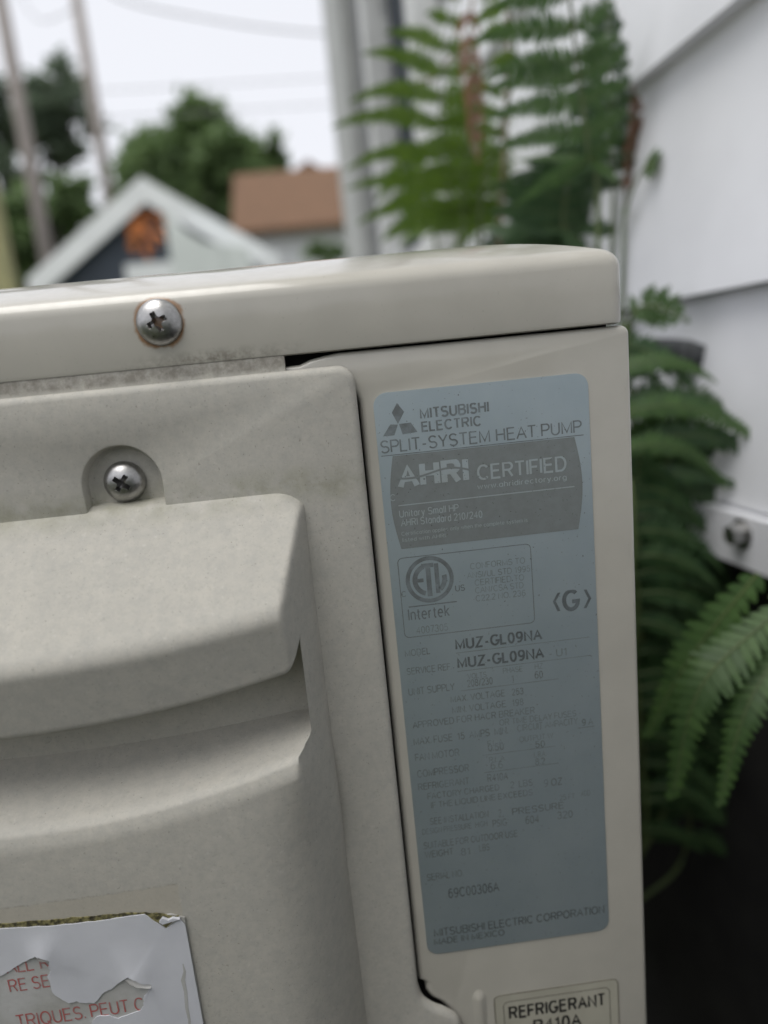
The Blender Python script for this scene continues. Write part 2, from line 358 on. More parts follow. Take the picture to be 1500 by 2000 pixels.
# corner pier and dark upright strip at the far end
m_ = MB(); wbox(m_, 1.54, 1.792, 0.030, -0.019, 0.5, 5.6); m_.build('corner_board', M['trim_grey'], house)
m_ = MB(); wbox(m_, 1.455, 1.535, 0.006, -0.018, 0.3, 5.6); m_.build('dark_strip', M['strip_grey'], house)
w_ = MB(); wbox(w_, WIN[0], WIN[1], -0.016, -0.022, WIN[2], WIN[3]); win = w_.build('window', M['glass'], house)
for k, (a, b_, z0, z1, o) in enumerate([(WIN[0] - 0.048, WIN[0], WIN[2] - 0.04, WIN[3] + 0.06, 0.026), (WIN[1], WIN[1] + 0.048, WIN[2] - 0.04, WIN[3] + 0.06, 0.026),
                                        (WIN[0], WIN[1], WIN[3], WIN[3] + 0.06, 0.024), (WIN[0] - 0.07, WIN[1] + 0.07, WIN[2] - 0.075, WIN[2] - 0.041, 0.03)]):
    m_ = MB(); wbox(m_, a, b_, o, -0.018, z0, z1); m_.build('window_sill' if k == 3 else 'window_casing', M['trim'], win)
for zz in (1.7, 2.0):
    m_ = MB(); wbox(m_, WIN[0], WIN[1], -0.006, -0.015, zz, zz + 0.03); m_.build('muntin', M['trim'], win)
m_ = MB(); wbox(m_, 1.12, 1.135, -0.010, -0.0155, WIN[2], WIN[3]); m_.build('muntin', M['trim'], win)
# bolt in the sill board
m_ = MB(); wbox(m_, 0.22, 0.415, 0.006, -0.0075, 0.797, 0.8262); m_.build('bracket', M['siding'], house)
pb = on_wall(1450, 1042, WALL_D - 0.006)
bm = bmesh.new()
bmesh.ops.create_cone(bm, cap_ends=True, segments=24, radius1=0.0085, radius2=0.0085, depth=0.002)
g = bmesh.ops.create_cone(bm, cap_ends=True, segments=6, radius1=0.0062, radius2=0.0056, depth=0.008)
bmesh.ops.translate(bm, verts=g['verts'], vec=(0, 0, 0.004))
bm.transform(Matrix.Translation(pb) @ (-wall_n).to_track_quat('Z', 'Y').to_matrix().to_4x4())
bm_obj('anchor_bolt', bm, M['steel'], house)

# ------------------------------------------------------------------ outdoor unit
unit = empty('heat_pump', (-0.1425, 0.4, 0.4))
tag(unit, 'ivory outdoor heat pump with nameplate and weathered service cover', 'heat pump')
XL, XR, YB, ZB, ZT = -0.285, 0.0, 0.80, 0.40, 0.92885
# steel end panel with the opening behind the service cover
HOLE_R = -0.0696
outer = rrect(XL, XR, ZB, ZT, 0.0022, 5)
outer[6:6] = [(-0.0735, ZT), (-0.0770, ZT - 0.0004), (-0.0805, ZT - 0.0010), (-0.0832, ZT - 0.0020), (-0.0910, ZT - 0.0022), (-0.0915, ZT - 0.0014), (-0.0925, ZT)]
cover_out = []                                   # outline of the plastic cover, counter-clockwise (x, z)
def arc(cx, cz, r, a0, a1, n): return [(cx + r * math.cos(R(a0 + (a1 - a0) * i / n)), cz + r * math.sin(R(a0 + (a1 - a0) * i / n))) for i in range(n + 1)]
CT = 0.9258
cover_out += arc(-0.0743, CT - 0.0043, 0.0043, 0, 90, 7)
cover_out += arc(-0.240, CT - 0.004, 0.004, 90, 180, 5)
cover_out += arc(-0.240, 0.474, 0.004, 180, 270, 4)
cover_out += arc(-0.062, 0.474, 0.004, 270, 360, 4)
scurve = spline([(-0.058, 0.7285, 0), (-0.0592, 0.7325, 0), (-0.0625, 0.7358, 0), (-0.0662, 0.7382, 0), (-0.0690, 0.7415, 0), (-0.0700, 0.7460, 0)], 20)
cover_out += [(p.x, p.y) for p in scurve]
hole = [(x + (0.0013 if x > -0.1 else 0.004), z) for x, z in cover_out]
hole = [(x, min(z, 0.9192)) for x, z in hole]
hole = arc(HOLE_R - 0.004, 0.9155, 0.004, 0, 90, 7) + arc(-0.236, 0.9155, 0.004, 90, 180, 5) + arc(-0.236, 0.478, 0.004, 180, 270, 4) + arc(-0.0655, 0.478, 0.004, 270, 360, 4) + [(p.x + 0.0003 if p.y > 0.7445 else p.x - 0.004 + (p.y - 0.7285) * 0.4, p.y) for p in scurve]
bm = bmesh.new()
b1 = 0.0013
rings = [(outer, -0.012), (outer, -b1)] + [(inset(outer, b1 * (1 - math.cos(R(a)))), -b1 * (1 - math.sin(R(a)))) for a in (30, 60, 90)]
h2 = 0.0018
hrings = [[(inset(hole, -h2 * (1 - math.sin(R(a)))), -h2 * (1 - math.cos(R(a)))) for a in (0, 30, 60, 90)] + [(hole, -0.006)]]
hrings[0][3] = (hole, -h2)
plate(bm, rings, hrings)
bm_obj('end_panel', bm, M['paint'], unit, True, 40)
m_ = MB(); m_.box(XL + 0.003, XR - 0.0035, 0.0065, YB - 0.003, ZB + 0.001, 0.942); m_.build('inner_frame', M['dark'], unit)
bm = bmesh.new()                                 # the rest of the casing
ring = rrect(XL + 0.0002, XR - 0.0002, 0.012, YB, 0.004, 4)
vb = [bm.verts.new((x, y, ZB)) for x, y in ring]; vt = [bm.verts.new((x, y, ZT - 0.0003)) for x, y in ring]
for i in range(len(ring)): bm.faces.new((vb[i], vb[(i + 1) % len(ring)], vt[(i + 1) % len(ring)], vt[i]))
bm_obj('casing', bm, M['paint'], unit, True, 40)
m_ = MB(); m_.box(XL + 0.02, XR - 0.02, 0.02, YB - 0.02, ZB - 0.012, ZB); m_.build('base_pan', M['paint'], unit)
# lid: rolled edge, crown
bm = bmesh.new()
LX0, LX1, LY0, LY1, LZ, LT = XL + 0.0015, -0.0016, -0.0012, YB + 0.0012, 0.9293, 0.9503
ro = rrect(LX0, LX1, LY0, LY1, 0.0035, 8)
prof = [(0.0018, LZ + 0.004), (0.0016, LZ + 0.0002), (0.0009, LZ), (0.0002, LZ + 0.0003), (0, LZ + 0.0012), (0, 0.9432)]
prof += [(0.005 - 0.005 * math.sin(R(a)), 0.9432 + 0.005 * math.cos(R(a))) for a in (80, 70, 60, 50, 40, 32, 25)]
d_, z_ = prof[-1]
for i in range(16):                               # crown: the slope dies out from 25 to 0 degrees
    st_ = 0.0014 + 0.0002 * i; z_ += st_ * math.tan(R(24.0 * (1 - (i + 1) / 16) ** 0.8)); d_ += st_; prof.append((d_, z_))
prev = None
for d, z in prof:
    rg = rrect(LX0 + d, LX1 - d, LY0 + d, LY1 - d, max(0.0035, 0.0006), 8)
    cur = [bm.verts.new((x, y, z)) for x, y in rg]
    if prev:
        for i in range(len(cur)): bm.faces.new((prev[i], prev[(i + 1) % len(cur)], cur[(i + 1) % len(cur)], cur[i]))
    prev = cur
bm.faces.new(prev)
lid = bm_obj('lid', bm, M['paint'], unit, True, 50)

# fan guard on the long side that faces the yard
fcy, fcz = 0.42, 0.665
m_ = MB(); m_.tube([(XL + 0.0015, fcy, fcz), (XL - 0.0012, fcy, fcz)], 0.215, 48); guard = m_.build('fan_opening', M['dark'], unit)
for i in range(12):
    rg_ = 0.035 + 0.0165 * i; m_ = MB()
    m_.tube([(XL - 0.006, fcy + rg_ * math.cos(2 * math.pi * j / 40), fcz + rg_ * math.sin(2 * math.pi * j / 40)) for j in range(41)], 0.0022, 5, False); m_.build('guard_ring', M['plastic'], guard, True)
for i in range(8):
    a_ = math.pi * i / 4 + 0.2; m_ = MB(); m_.tube([(XL - 0.006, fcy + 0.03 * math.cos(a_), fcz + 0.03 * math.sin(a_)), (XL - 0.004, fcy + 0.217 * math.cos(a_), fcz + 0.217 * math.sin(a_))], 0.003, 6); m_.build('guard_spoke', M['plastic'], guard, True)
m_ = MB(); m_.tube([(XL - 0.002, fcy, fcz), (XL - 0.009, fcy, fcz)], 0.036, 28); m_.build('guard_hub', M['plastic'], guard, True)

# --- service cover: plate with a screw pocket, and the moulded body with hood and hand grip
PH = 0.0030                                      # height of the plate in front of the end panel
HB = 0.0009                                      # gap to the end panel
bm = bmesh.new()
crings = [(cover_out, HB), (cover_out, PH - 0.0019)]
for a in (30, 60, 90): crings.append((inset(cover_out, 0.0019 * (1 - math.cos(R(a)))), PH - 0.0019 * (1 - math.sin(R(a)))))
pcx, pcz, pr = SCREW2.x + 0.0003, SCREW2.z - 0.0004, 0.0096
pk = arc(pcx, pcz, pr, 0, 180, 20) + [(pcx - pr + 0.0003, 0.894), (pcx - pr + 0.0003, 0.890), (pcx + pr - 0.0003, 0.890), (pcx + pr - 0.0003, 0.894)]
pocket = [(inset(pk, -0.0006), PH), (inset(pk, -0.0002), PH - 0.0002), (pk, PH - 0.0007), (inset(pk, 0.0004), PH - 0.0036), (inset(pk, 0.0012), PH - 0.0042)]
rv = plate(bm, crings, [pocket])
# pocket floor and tongue under the lid
fl = [bm.verts.new((x, -(PH - 0.0042), z)) for x, z in inset(pk, 0.0012)]; bm.faces.new(fl)
def bmbox(bm, x0, x1, y0, y1, z0, z1, yt=None):
    yt = y0 if yt is None else yt
    v = [bm.verts.new(p) for p in ((x0, y0, z0), (x1, y0, z0), (x1, y1, z0), (x0, y1, z0), (x0, yt, z1), (x1, yt, z1), (x1, y1, z1), (x0, y1, z1))]
    for f in ((3, 2, 1, 0), (4, 5, 6, 7), (0, 1, 5, 4), (1, 2, 6, 5), (2, 3, 7, 6), (3, 0, 4, 7)): bm.faces.new([v[i] for i in f])
bmbox(bm, -0.238, -0.0866, -0.0021, 0.002, 0.921, 0.9325, -0.0004)
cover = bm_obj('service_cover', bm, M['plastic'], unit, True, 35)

XCN, FOOT = -0.157, 0.071                        # middle of the grip and its half width at the foot
def body_profile(dx):
    u = min(abs(dx) / 0.062, 1.0); w = max(0.0, (abs(dx) - 0.062)); q = u * u
    hf1 = 0.0258 - 0.0035 * q; hf2 = 0.0222 - 0.0030 * q
    k = min(w / 0.005, 1.0)
    F0 = 0.8962
    F1 = 0.8662 + 0.0050 * q; F2 = 0.8493 + 0.0062 * q + 0.008 * k * k
    G1 = 0.8395 + 0.0008 * q - 0.002 * k; G2 = 0.8250 + 0.0090 * q + 0.003 * k; G3 = G2 - 0.0050
    gd = -0.0035                                   # floor of the groove
    pts = [(0.8978, -0.0012), (0.8974, 0.0008), (F0 + 0.0004, PH - 0.0006), (F0, PH + 0.0002)]
    n = 10                                        # hood slope
    s1 = (F1 + 0.0034, hf1 - 0.0030)
    for i in range(1, n + 1):
        t = i / n; pts.append((F0 + (s1[0] - F0) * t, PH + (s1[1] - PH) * t))
    e1 = (F1 - 0.0034, hf1 - 0.0008)              # rounded brow: a quadratic arc from the slope to the front face
    for t in (0.17, 0.33, 0.5, 0.67, 0.83, 1.0):
        pts.append(tuple((1 - t) ** 2 * s1[i] + 2 * t * (1 - t) * (F1 - 0.0002, hf1 + 0.0004)[i] + t * t * e1[i] for i in range(2)))
    for t in (0.25, 0.5, 0.75, 0.92):
        pts.append((e1[0] + (F2 - e1[0]) * t, e1[1] + (hf2 - e1[1]) * t))
    pts += [(F2, hf2), (F2 - 0.0005, hf2 - 0.0004), (F2 - 0.0006, hf2 - 0.0012)]
    g0 = F2 + 0.0006
    for t in (0.3, 0.6, 0.85, 1.0): pts.append((F2 - 0.0006 + 0.0012 * t, hf2 - 0.0012 + (gd + 0.002 - hf2 + 0.0012) * t))
    pts += [(g0 - 0.0012, gd + 0.0005), (g0 - 0.003, gd)]
    for t in (0.4, 0.7, 0.9): pts.append((g0 - 0.003 + (G1 - g0 + 0.003) * t, gd + 0.0004 * t))
    hb = 0.0245 - 0.0015 * q
    n = 12                                        # scoop: concave, running out to the lower lip
    for i in range(n + 1):
        t = i / n; pts.append((G1 + (G2 - G1) * t, gd + 0.001 + (hb - 0.0012 - gd - 0.001) * (0.72 * t ** 2.0 + 0.28 * t)))
    for a in (20, 40, 60, 80, 100): pts.append((G2 - (G2 - G3) * a / 100, hb - 0.0012 + 0.0012 * math.sin(R(a * 0.9))))
    for t in (0.05, 0.12, 0.2, 0.35, 0.5, 0.65, 0.8, 0.95): pts.append((G3 - (G3 - 0.520) * t, hb + 0.0))
    pts += [(0.522, hb - 0.001), (0.514, hb - 0.008), (0.508, PH), (0.506, 0.0)]
    return pts, (F1, F2, G3)
dxs = [0, 0.006, 0.012, 0.018, 0.024, 0.03, 0.036, 0.042, 0.047, 0.052, 0.056, 0.059, 0.0605, 0.0615, 0.062]
fl_in = [0.0626, 0.0634, 0.0642, 0.065, 0.0656, 0.0661, 0.0664, 0.0667, 0.0670, 0.0674, 0.068, 0.0686, 0.0692, 0.0698, 0.0703, 0.0707, 0.071]
dxs += fl_in
def sstep(a, b, v):
    t = min(max((v - a) / (b - a), 0), 1); return t * t * (3 - 2 * t)
cols = []
for dx in dxs:
    pr_, (f1, f2, g3) = body_profile(dx)
    out = []
    t = max(0.0, (FOOT - dx) / 0.009)             # 1 at the body's edge, 0 at the foot
    for z, h in pr_:
        if dx > 0.048 and z < g3 + 0.002 and h > PH:   # the lower body rounds off broadly
            tb = max(0.0, (FOOT - dx) / 0.023); hr = PH + (h - PH) * (1 - (1 - tb) ** 2.7)
            h = h + (hr - h) * sstep(g3 + 0.002, g3 - 0.024, z)
        if dx > 0.062:
            k = sstep(0.0659, 0.0672, dx)         # the groove stops at an end wall
            if f1 - 0.002 > z > g3: h = h + (0.0250 - h) * k
            lin = t ** 0.93; ell = 1 - (1 - t) ** 2.4
            s = lin + (ell - lin) * sstep(g3 + 0.006, g3 - 0.020, z); s = s + (1 - s) * sstep(g3 - 0.004, g3 - 0.024, z) * (t > 0)
            hmax = PH + (0.0255 - PH) * s
            h = min(h, hmax) if h > PH else h
            h = h if t > 0 else min(h, PH - 0.0004)
            if z > 0.8905: z = z - (z - 0.8905) * 0.62 * (1 - t) ** 3   # rounded upper corner
        if dx > 0.0655 and out: z = min(z, out[-1][0] - 4e-5)
        out.append((z, h))
    cols.append((dx, out))
V = []; Fc = []
full = [(-dx, o) for dx, o in reversed(cols[1:])] + cols
nr = len(full[0][1])
for dx, o in full: V += [(XCN + dx, -h, z) for z, h in o]
for i in range(len(full) - 1):
    for j in range(nr - 1):
        Fc.append((i * nr + j, i * nr + j + 1, (i + 1) * nr + j + 1, (i + 1) * nr + j))
grip = mesh('grip_hood', V, Fc, M['plastic'], cover, True)
bm = bmesh.new(); bm.from_mesh(grip.data); bmesh.ops.recalc_face_normals(bm, faces=bm.faces); bm.to_mesh(grip.data); bm.free()
grip.data.set_sharp_from_angle(angle=R(62))

# --- screws with a cross recess
def screw(name, c, r, hgt, rot, parent, tilt=(0, 0)):
    v = []; f = []; NR, NT = 44, 144
    v.append((0, 0, 0)); 
    for i in range(1, NR + 1):
        rr2 = r * i / NR
        for j in range(NT):
            a = 2 * math.pi * j / NT; x = rr2 * math.cos(a); y = rr2 * math.sin(a)
            q = rr2 / r
            h = hgt * (1 - q ** 2.3) ** 0.62 if q < 1 else 0
            xr = x * math.cos(rot) + y * math.sin(rot); yr = -x * math.sin(rot) + y * math.cos(rot)
            L, wd = r * 0.43, r * 0.115
            ins = min(max(L - abs(xr), 0), max(wd - abs(yr), 0)); ins2 = min(max(L - abs(yr), 0), max(wd - abs(xr), 0))
            core = max(r * 0.21 - rr2, 0)
            d = max(ins, ins2, core * 0.9)
            h -= min(d / (r * 0.028), 1.0) * hgt * 1.5 * (1 - 0.45 * min(rr2 / (r * 0.46), 1))
            v.append((x, y, h))
    v[0] = (0, 0, -hgt * 0.5)
    for j in range(NT): f.append((0, 1 + j, 1 + (j + 1) % NT))
    for i in range(NR - 1):
        for j in range(NT):
            a = 1 + i * NT; f.append((a + j, a + NT + j, a + NT + (j + 1) % NT, a + (j + 1) % NT))
    b0 = len(v)
    for j in range(NT):
        a = 2 * math.pi * j / NT; v.append((r * math.cos(a), r * math.sin(a), -0.0006))
    for j in range(NT): f.append((1 + (NR - 1) * NT + j, b0 + j, b0 + (j + 1) % NT, 1 + (NR - 1) * NT + (j + 1) % NT))
    rotm = Matrix.Rotation(R(90) + tilt[0], 4, 'X') @ Matrix.Rotation(tilt[1], 4, 'Y')
    mt = Matrix.Translation(c) @ rotm
    o = mesh(name, [mt @ Vector(p) for p in v], f, M['steel'], parent, True)
    o.data.set_sharp_from_angle(angle=R(48)); return o
screw('screw', Vector((SCREW1.x, LY0 - 0.0004, SCREW1.z)), 0.0054, 0.0026, R(22), unit)
screw('screw', Vector((SCREW2.x, -(PH - 0.0042) - 0.0010, SCREW2.z)), 0.0051, 0.0030, R(52), unit)

# --- pressed dimple beside the refrigerant sticker
dm = at(936, 1952, 0)
v = []; f = []; nr_, nt_ = 8, 28
for i in range(nr_ + 1):
    q = i / nr_
    for j in range(nt_):
        a = 2 * math.pi * j / nt_
        dz = math.sin(a) * 0.0042 * q; dx = math.cos(a) * 0.0026 * q
        if dz < 0: dz *= 6
        v.append((dm.x + dx, -0.0009 * (1 - q * q) ** 2 + 0.00005, dm.z + dz))
for i in range(nr_):
    for j in range(nt_): f.append((i * nt_ + j, i * nt_ + (j + 1) % nt_, (i + 1) * nt_ + (j + 1) % nt_, (i + 1) * nt_ + j))
mesh('pressed_dimple', v, f, M['paint'], unit, True)

# ------------------------------------------------------------------ nameplate and printing
def sheet(name, poly, y0, y1, material, parent, smooth=False):
    m_ = MB(); m_.prism([(x, y0, z) for x, z in poly], (0, y1 - y0, 0)); return m_.build(name, material, parent, smooth)
def A_(cx, cy, rx, ry, a0, a1, n=10): return [(cx + rx * math.cos(R(a0 + (a1 - a0) * i / n)), cy + ry * math.sin(R(a0 + (a1 - a0) * i / n))) for i in range(n + 1)]
def L2(*p): return list(p)
GLY = {                                         # a plain grotesque: width and centre lines, cap height 1
 'A': (.72, [L2((0, 0), (.36, 1), (.72, 0)), L2((.13, .35), (.59, .35))]),
 'B': (.6, [L2((0, 0), (0, 1), (.35, 1)) + A_(.35, .765, .24, .235, 90, -90) + [(0, .53)], L2((.35, .53)) + A_(.35, .265, .27, .265, 90, -90) + [(0, 0)]]),
 'C': (.68, [A_(.36, .5, .36, .5, 42, 318, 18)]), 'D': (.64, [L2((0, 0), (0, 1), (.28, 1)) + A_(.28, .5, .36, .5, 90, -90, 14) + [(0, 0)]]),
 'E': (.55, [L2((.55, 1), (0, 1), (0, 0), (.57, 0)), L2((0, .53), (.5, .53))]), 'F': (.52, [L2((.53, 1), (0, 1), (0, 0)), L2((0, .5), (.46, .5))]),
 'G': (.7, [A_(.37, .5, .37, .5, 45, 330, 18) + [(.72, .42), (.42, .42)]]), 'H': (.62, [L2((0, 0), (0, 1)), L2((.62, 0), (.62, 1)), L2((0, .53), (.62, .53))]),
 'I': (.0, [L2((0, 0), (0, 1))]), 'J': (.45, [L2((.45, 1), (.45, .25)) + A_(.225, .25, .225, .25, 0, -180)]),
 'K': (.62, [L2((0, 0), (0, 1)), L2((.6, 1), (0, .38)), L2((.2, .58), (.63, 0))]), 'L': (.5, [L2((0, 1), (0, 0), (.5, 0))]),
 'M': (.74, [L2((0, 0), (0, 1), (.37, .1), (.74, 1), (.74, 0))]), 'N': (.62, [L2((0, 0), (0, 1), (.62, 0), (.62, 1))]),
 'O': (.74, [A_(.37, .5, .37, .5, 0, 360, 24)]), 'P': (.58, [L2((0, 0), (0, 1), (.33, 1)) + A_(.33, .735, .25, .265, 90, -90) + [(0, .47)]]),
 'Q': (.74, [A_(.37, .5, .37, .5, 0, 360, 24), L2((.45, .22), (.72, -.03))]),
 'R': (.62, [L2((0, 0), (0, 1), (.35, 1)) + A_(.35, .745, .25, .255, 90, -90) + [(0, .49)], L2((.33, .49), (.6, 0))]),
 'S': (.58, [A_(.29, .745, .27, .255, 25, 262, 14) + A_(.29, .255, .29, .255, 82, -155, 14)]), 'T': (.62, [L2((0, 1), (.62, 1)), L2((.31, 1), (.31, 0))]),
 'U': (.6, [L2((0, 1), (0, .3)) + A_(.3, .3, .3, .3, 180, 360, 14) + [(.6, 1)]]), 'V': (.66, [L2((0, 1), (.33, 0), (.66, 1))]),
 'W': (.95, [L2((0, 1), (.24, 0), (.475, .95), (.71, 0), (.95, 1))]), 'X': (.62, [L2((0, 1), (.62, 0)), L2((.62, 1), (0, 0))]),
 'Y': (.64, [L2((0, 1), (.32, .45), (.64, 1)), L2((.32, .45), (.32, 0))]), 'Z': (.58, [L2((0, 1), (.58, 1), (0, 0), (.6, 0))]),
 '0': (.5, [A_(.25, .5, .25, .5, 0, 360, 22)]), '1': (.3, [L2((0, .76), (.22, 1), (.22, 0))]),
 '2': (.5, [A_(.25, .73, .25, .27, 170, -25, 12) + [(0, 0), (.52, 0)]]), '3': (.5, [A_(.24, .75, .23, .25, 160, -80, 12) + A_(.24, .27, .26, .27, 80, -165, 12)]),
 '4': (.54, [L2((.4, 0), (.4, 1), (0, .3), (.56, .3))]), '5': (.5, [L2((.47, 1), (.08, 1), (.03, .5)) + A_(.24, .32, .26, .32, 130, -160, 14)]),
 '6': (.5, [A_(.25, .31, .25, .31, 0, 360, 18), A_(.3, .45, .3, .55, 60, 195, 10)]), '7': (.5, [L2((0, 1), (.5, 1), (.17, 0))]),
 '8': (.5, [A_(.25, .76, .21, .24, 0, 360, 16), A_(.25, .27, .25, .27, 0, 360, 16)]), '9': (.5, [A_(.25, .69, .25, .31, 0, 360, 18), A_(.2, .55, .3, .55, -120, 15, 10)]),
 'a': (.44, [L2((.44, .7), (.44, 0)), A_(.22, .35, .22, .35, 0, 360, 16)]), 'c': (.42, [A_(.23, .35, .23, .35, 45, 315, 12)]), 'd': (.44, [L2((.44, 1), (.44, 0)), A_(.22, .35, .22, .35, 0, 360, 16)]),
 'e': (.46, [L2((0, .37), (.46, .37)) + A_(.23, .35, .23, .35, 5, 310, 14)]), 'f': (.24, [L2((.26, .98), (.12, .93), (.1, .8), (.1, 0)), L2((0, .68), (.24, .68))]),
 'g': (.44, [L2((.44, .7), (.44, 0)) + A_(.22, -.02, .22, .24, 0, -150), A_(.22, .35, .22, .35, 0, 360, 16)]), 'h': (.4, [L2((0, 0), (0, 1)), L2((0, .45)) + A_(.2, .5, .2, .2, 180, 0) + [(.4, 0)]]),
 'i': (.0, [L2((0, 0), (0, .7)), L2((0, .86), (0, 1))]), 'k': (.4, [L2((0, 0), (0, 1)), L2((.38, .7), (0, .27)), L2((.13, .4), (.41, 0))]), 'l': (.0, [L2((0, 0), (0, 1))]),
 'm': (.66, [L2((0, 0), (0, .7)), A_(.165, .52, .165, .18, 180, 0) + [(.33, 0)], A_(.495, .52, .165, .18, 180, 0) + [(.66, 0)]]), 'n': (.4, [L2((0, 0), (0, .7)), A_(.2, .5, .2, .2, 180, 0) + [(.4, 0)]]),
 'o': (.46, [A_(.23, .35, .23, .35, 0, 360, 16)]), 'p': (.44, [L2((0, .7), (0, -.27)), A_(.22, .35, .22, .35, 0, 360, 16)]), 'r': (.24, [L2((0, 0), (0, .7)), A_(.22, .45, .22, .24, 175, 90)]),
 's': (.38, [A_(.19, .52, .17, .18, 25, 265, 10) + A_(.19, .18, .19, .18, 85, -155, 10)]), 't': (.24, [L2((.11, .92), (.11, .12), (.17, .01), (.26, .01)), L2((0, .68), (.25, .68))]),
 'u': (.4, [L2((0, .7), (0, .2)) + A_(.2, .2, .2, .2, 180, 360) + [(.4, .7)]]), 'w': (.64, [L2((0, .7), (.16, 0), (.32, .66), (.48, 0), (.64, .7))]), 'x': (.4, [L2((0, .7), (.4, 0)), L2((.4, .7), (0, 0))]),
 'y': (.42, [L2((0, .7), (.21, .02)), L2((.42, .7), (.15, -.2), (.02, -.24))]), '.': (.0, [L2((0, 0), (0, .12))]), '-': (.28, [L2((0, .38), (.28, .38))]), '/': (.3, [L2((0, 0), (.3, 1))]), ',': (.05, [L2((.05, .12), (0, -.14))])}
def lettering(s, x0, x1, z, cap, y, material, parent, weight=0.0, shear=0.0, name='lettering'):
    th = 0.115 + weight * 3.2; pen = 0.0; V = []; Fq = []; k = 0
    for ch in s:
        if ch == ' ': pen += 0.34; continue
        wd, strokes = GLY[ch]; sb_ = 0.045 if ch in 'AVTYLPFW' else 0.0; pen -= sb_
        for st in strokes:
            pts = [Vector((pen + a, b)) for a, b in st]; n = len(pts); closed = (pts[0] - pts[-1]).length < 1e-6
            b0 = len(V); k += 1
            for i in range(n):
                if closed: p, q = pts[i - 1] if i else pts[-2], pts[i + 1] if i < n - 1 else pts[1]
                else: p, q = pts[max(i - 1, 0)], pts[min(i + 1, n - 1)]
                e1 = (pts[i] - p); e2 = (q - pts[i])
                e1 = e1.normalized() if e1.length > 1e-9 else e2.normalized(); e2 = e2.normalized() if e2.length > 1e-9 else e1
                m = Vector((-e1.y, e1.x)) + Vector((-e2.y, e2.x)); m = m.normalized() if m.length > 1e-6 else Vector((-e1.y, e1.x))
                c = max(m.dot(Vector((-e1.y, e1.x))), 0.55); off = m * (th / 2 / c)
                for sg in (1, -1): V.append((pts[i].x + off.x * sg, pts[i].y + off.y * sg, (k % 6) * 4e-6 + i * 1.3e-6))
            Fq += [(b0 + 2 * i, b0 + 2 * i + 1, b0 + 2 * i + 3, b0 + 2 * i + 2) for i in range(n - 1)]
        pen += wd + 0.165 + th * 0.6 - sb_
    a = min(v[0] for v in V); b = max(v[0] for v in V); lo = -th / 2 if not any(c in 'gpy' for c in s) else 0
    def zz(t): return min(max((t + th / 2) / (1 + th), -0.4), 1.0) if t < 2 else t
    vv = [(x0 + (v[0] - a) / (b - a) * (x1 - x0) + shear * (v[1] * cap), y - v[2], z + min(max(v[1], -0.4), 1.05) * cap) for v in V]
    return mesh(name, vv, Fq, material, parent)
def fx(px, py): p = at(px, py, 0); return p.x, p.z
def text_px(s, pl_, pr__, cap_px, y, material, parent, weight=0.0, shear=0.0):
    (xa, za), (xb, zb) = fx(*pl_), fx(*pr__)
    cap = abs(fx(pl_[0], pl_[1] - cap_px)[1] - za)
    return lettering(s, xa, xb, (za + zb) / 2, cap, y, material, parent, weight, shear)
def bar_px(a, b, th, y, material, parent, name='rule_line'):
    (xa, za), (xb, zb) = fx(*a), fx(*b); z = (za + zb) / 2
    return mesh(name, [(xa, y, z - th / 2), (xb, y, z - th / 2), (xb, y, z + th / 2), (xa, y, z + th / 2)], [(0, 1, 2, 3)], material, parent)
def poly_y(name, pts, y, material, parent): return mesh(name, [(x, y, z) for x, z in pts], [tuple(range(len(pts)))], material, parent)
def frame_y(name, pts, th, y, material, parent):
    inn = inset(pts, th); n = len(pts)
    return mesh(name, [(x, y, z) for x, z in pts] + [(x, y, z) for x, z in inn], [(i, (i + 1) % n, (i + 1) % n + n, i + n) for i in range(n)], material, parent)
LX_0, LX_1, LZ_0, LZ_1 = -0.0661, -0.0113, 0.7538, 0.9181
np_ = sheet('nameplate', rrect(LX_0, LX_1, LZ_0, LZ_1, 0.0034, 8), -0.0001, -0.00030, M['label'], unit)
np_['label'] = 'faded blue-grey nameplate sticker'
Y1, Y2 = -0.00034, -0.00038
# three diamond emblem
def dia(pts): return [fx(*p) for p in pts]
poly_y('emblem_diamond', dia([(775, 787), (789, 804), (777, 828), (765, 806)]), Y1, M['ink'], np_)
poly_y('emblem_diamond', dia([(762, 829), (777, 829), (770, 850), (748, 852)]), Y1, M['ink'], np_)
poly_y('emblem_diamond', dia([(779, 828), (802, 825), (815, 843), (786, 848)]), Y1, M['ink'], np_)
text_px('MITSUBISHI', (820, 817), (955, 803.5), 19, Y1, M['ink'], np_, 0.030)
text_px('ELECTRIC', (823, 842), (939, 830.5), 18, Y1, M['ink'], np_, 0.024)
text_px('SPLIT-SYSTEM HEAT PUMP', (744, 883), (1136, 845), 23, Y1, M['ink'], np_, 0.004)
bar_px((744, 889), (1139, 851), 0.00022, Y1, M['ink'], np_)
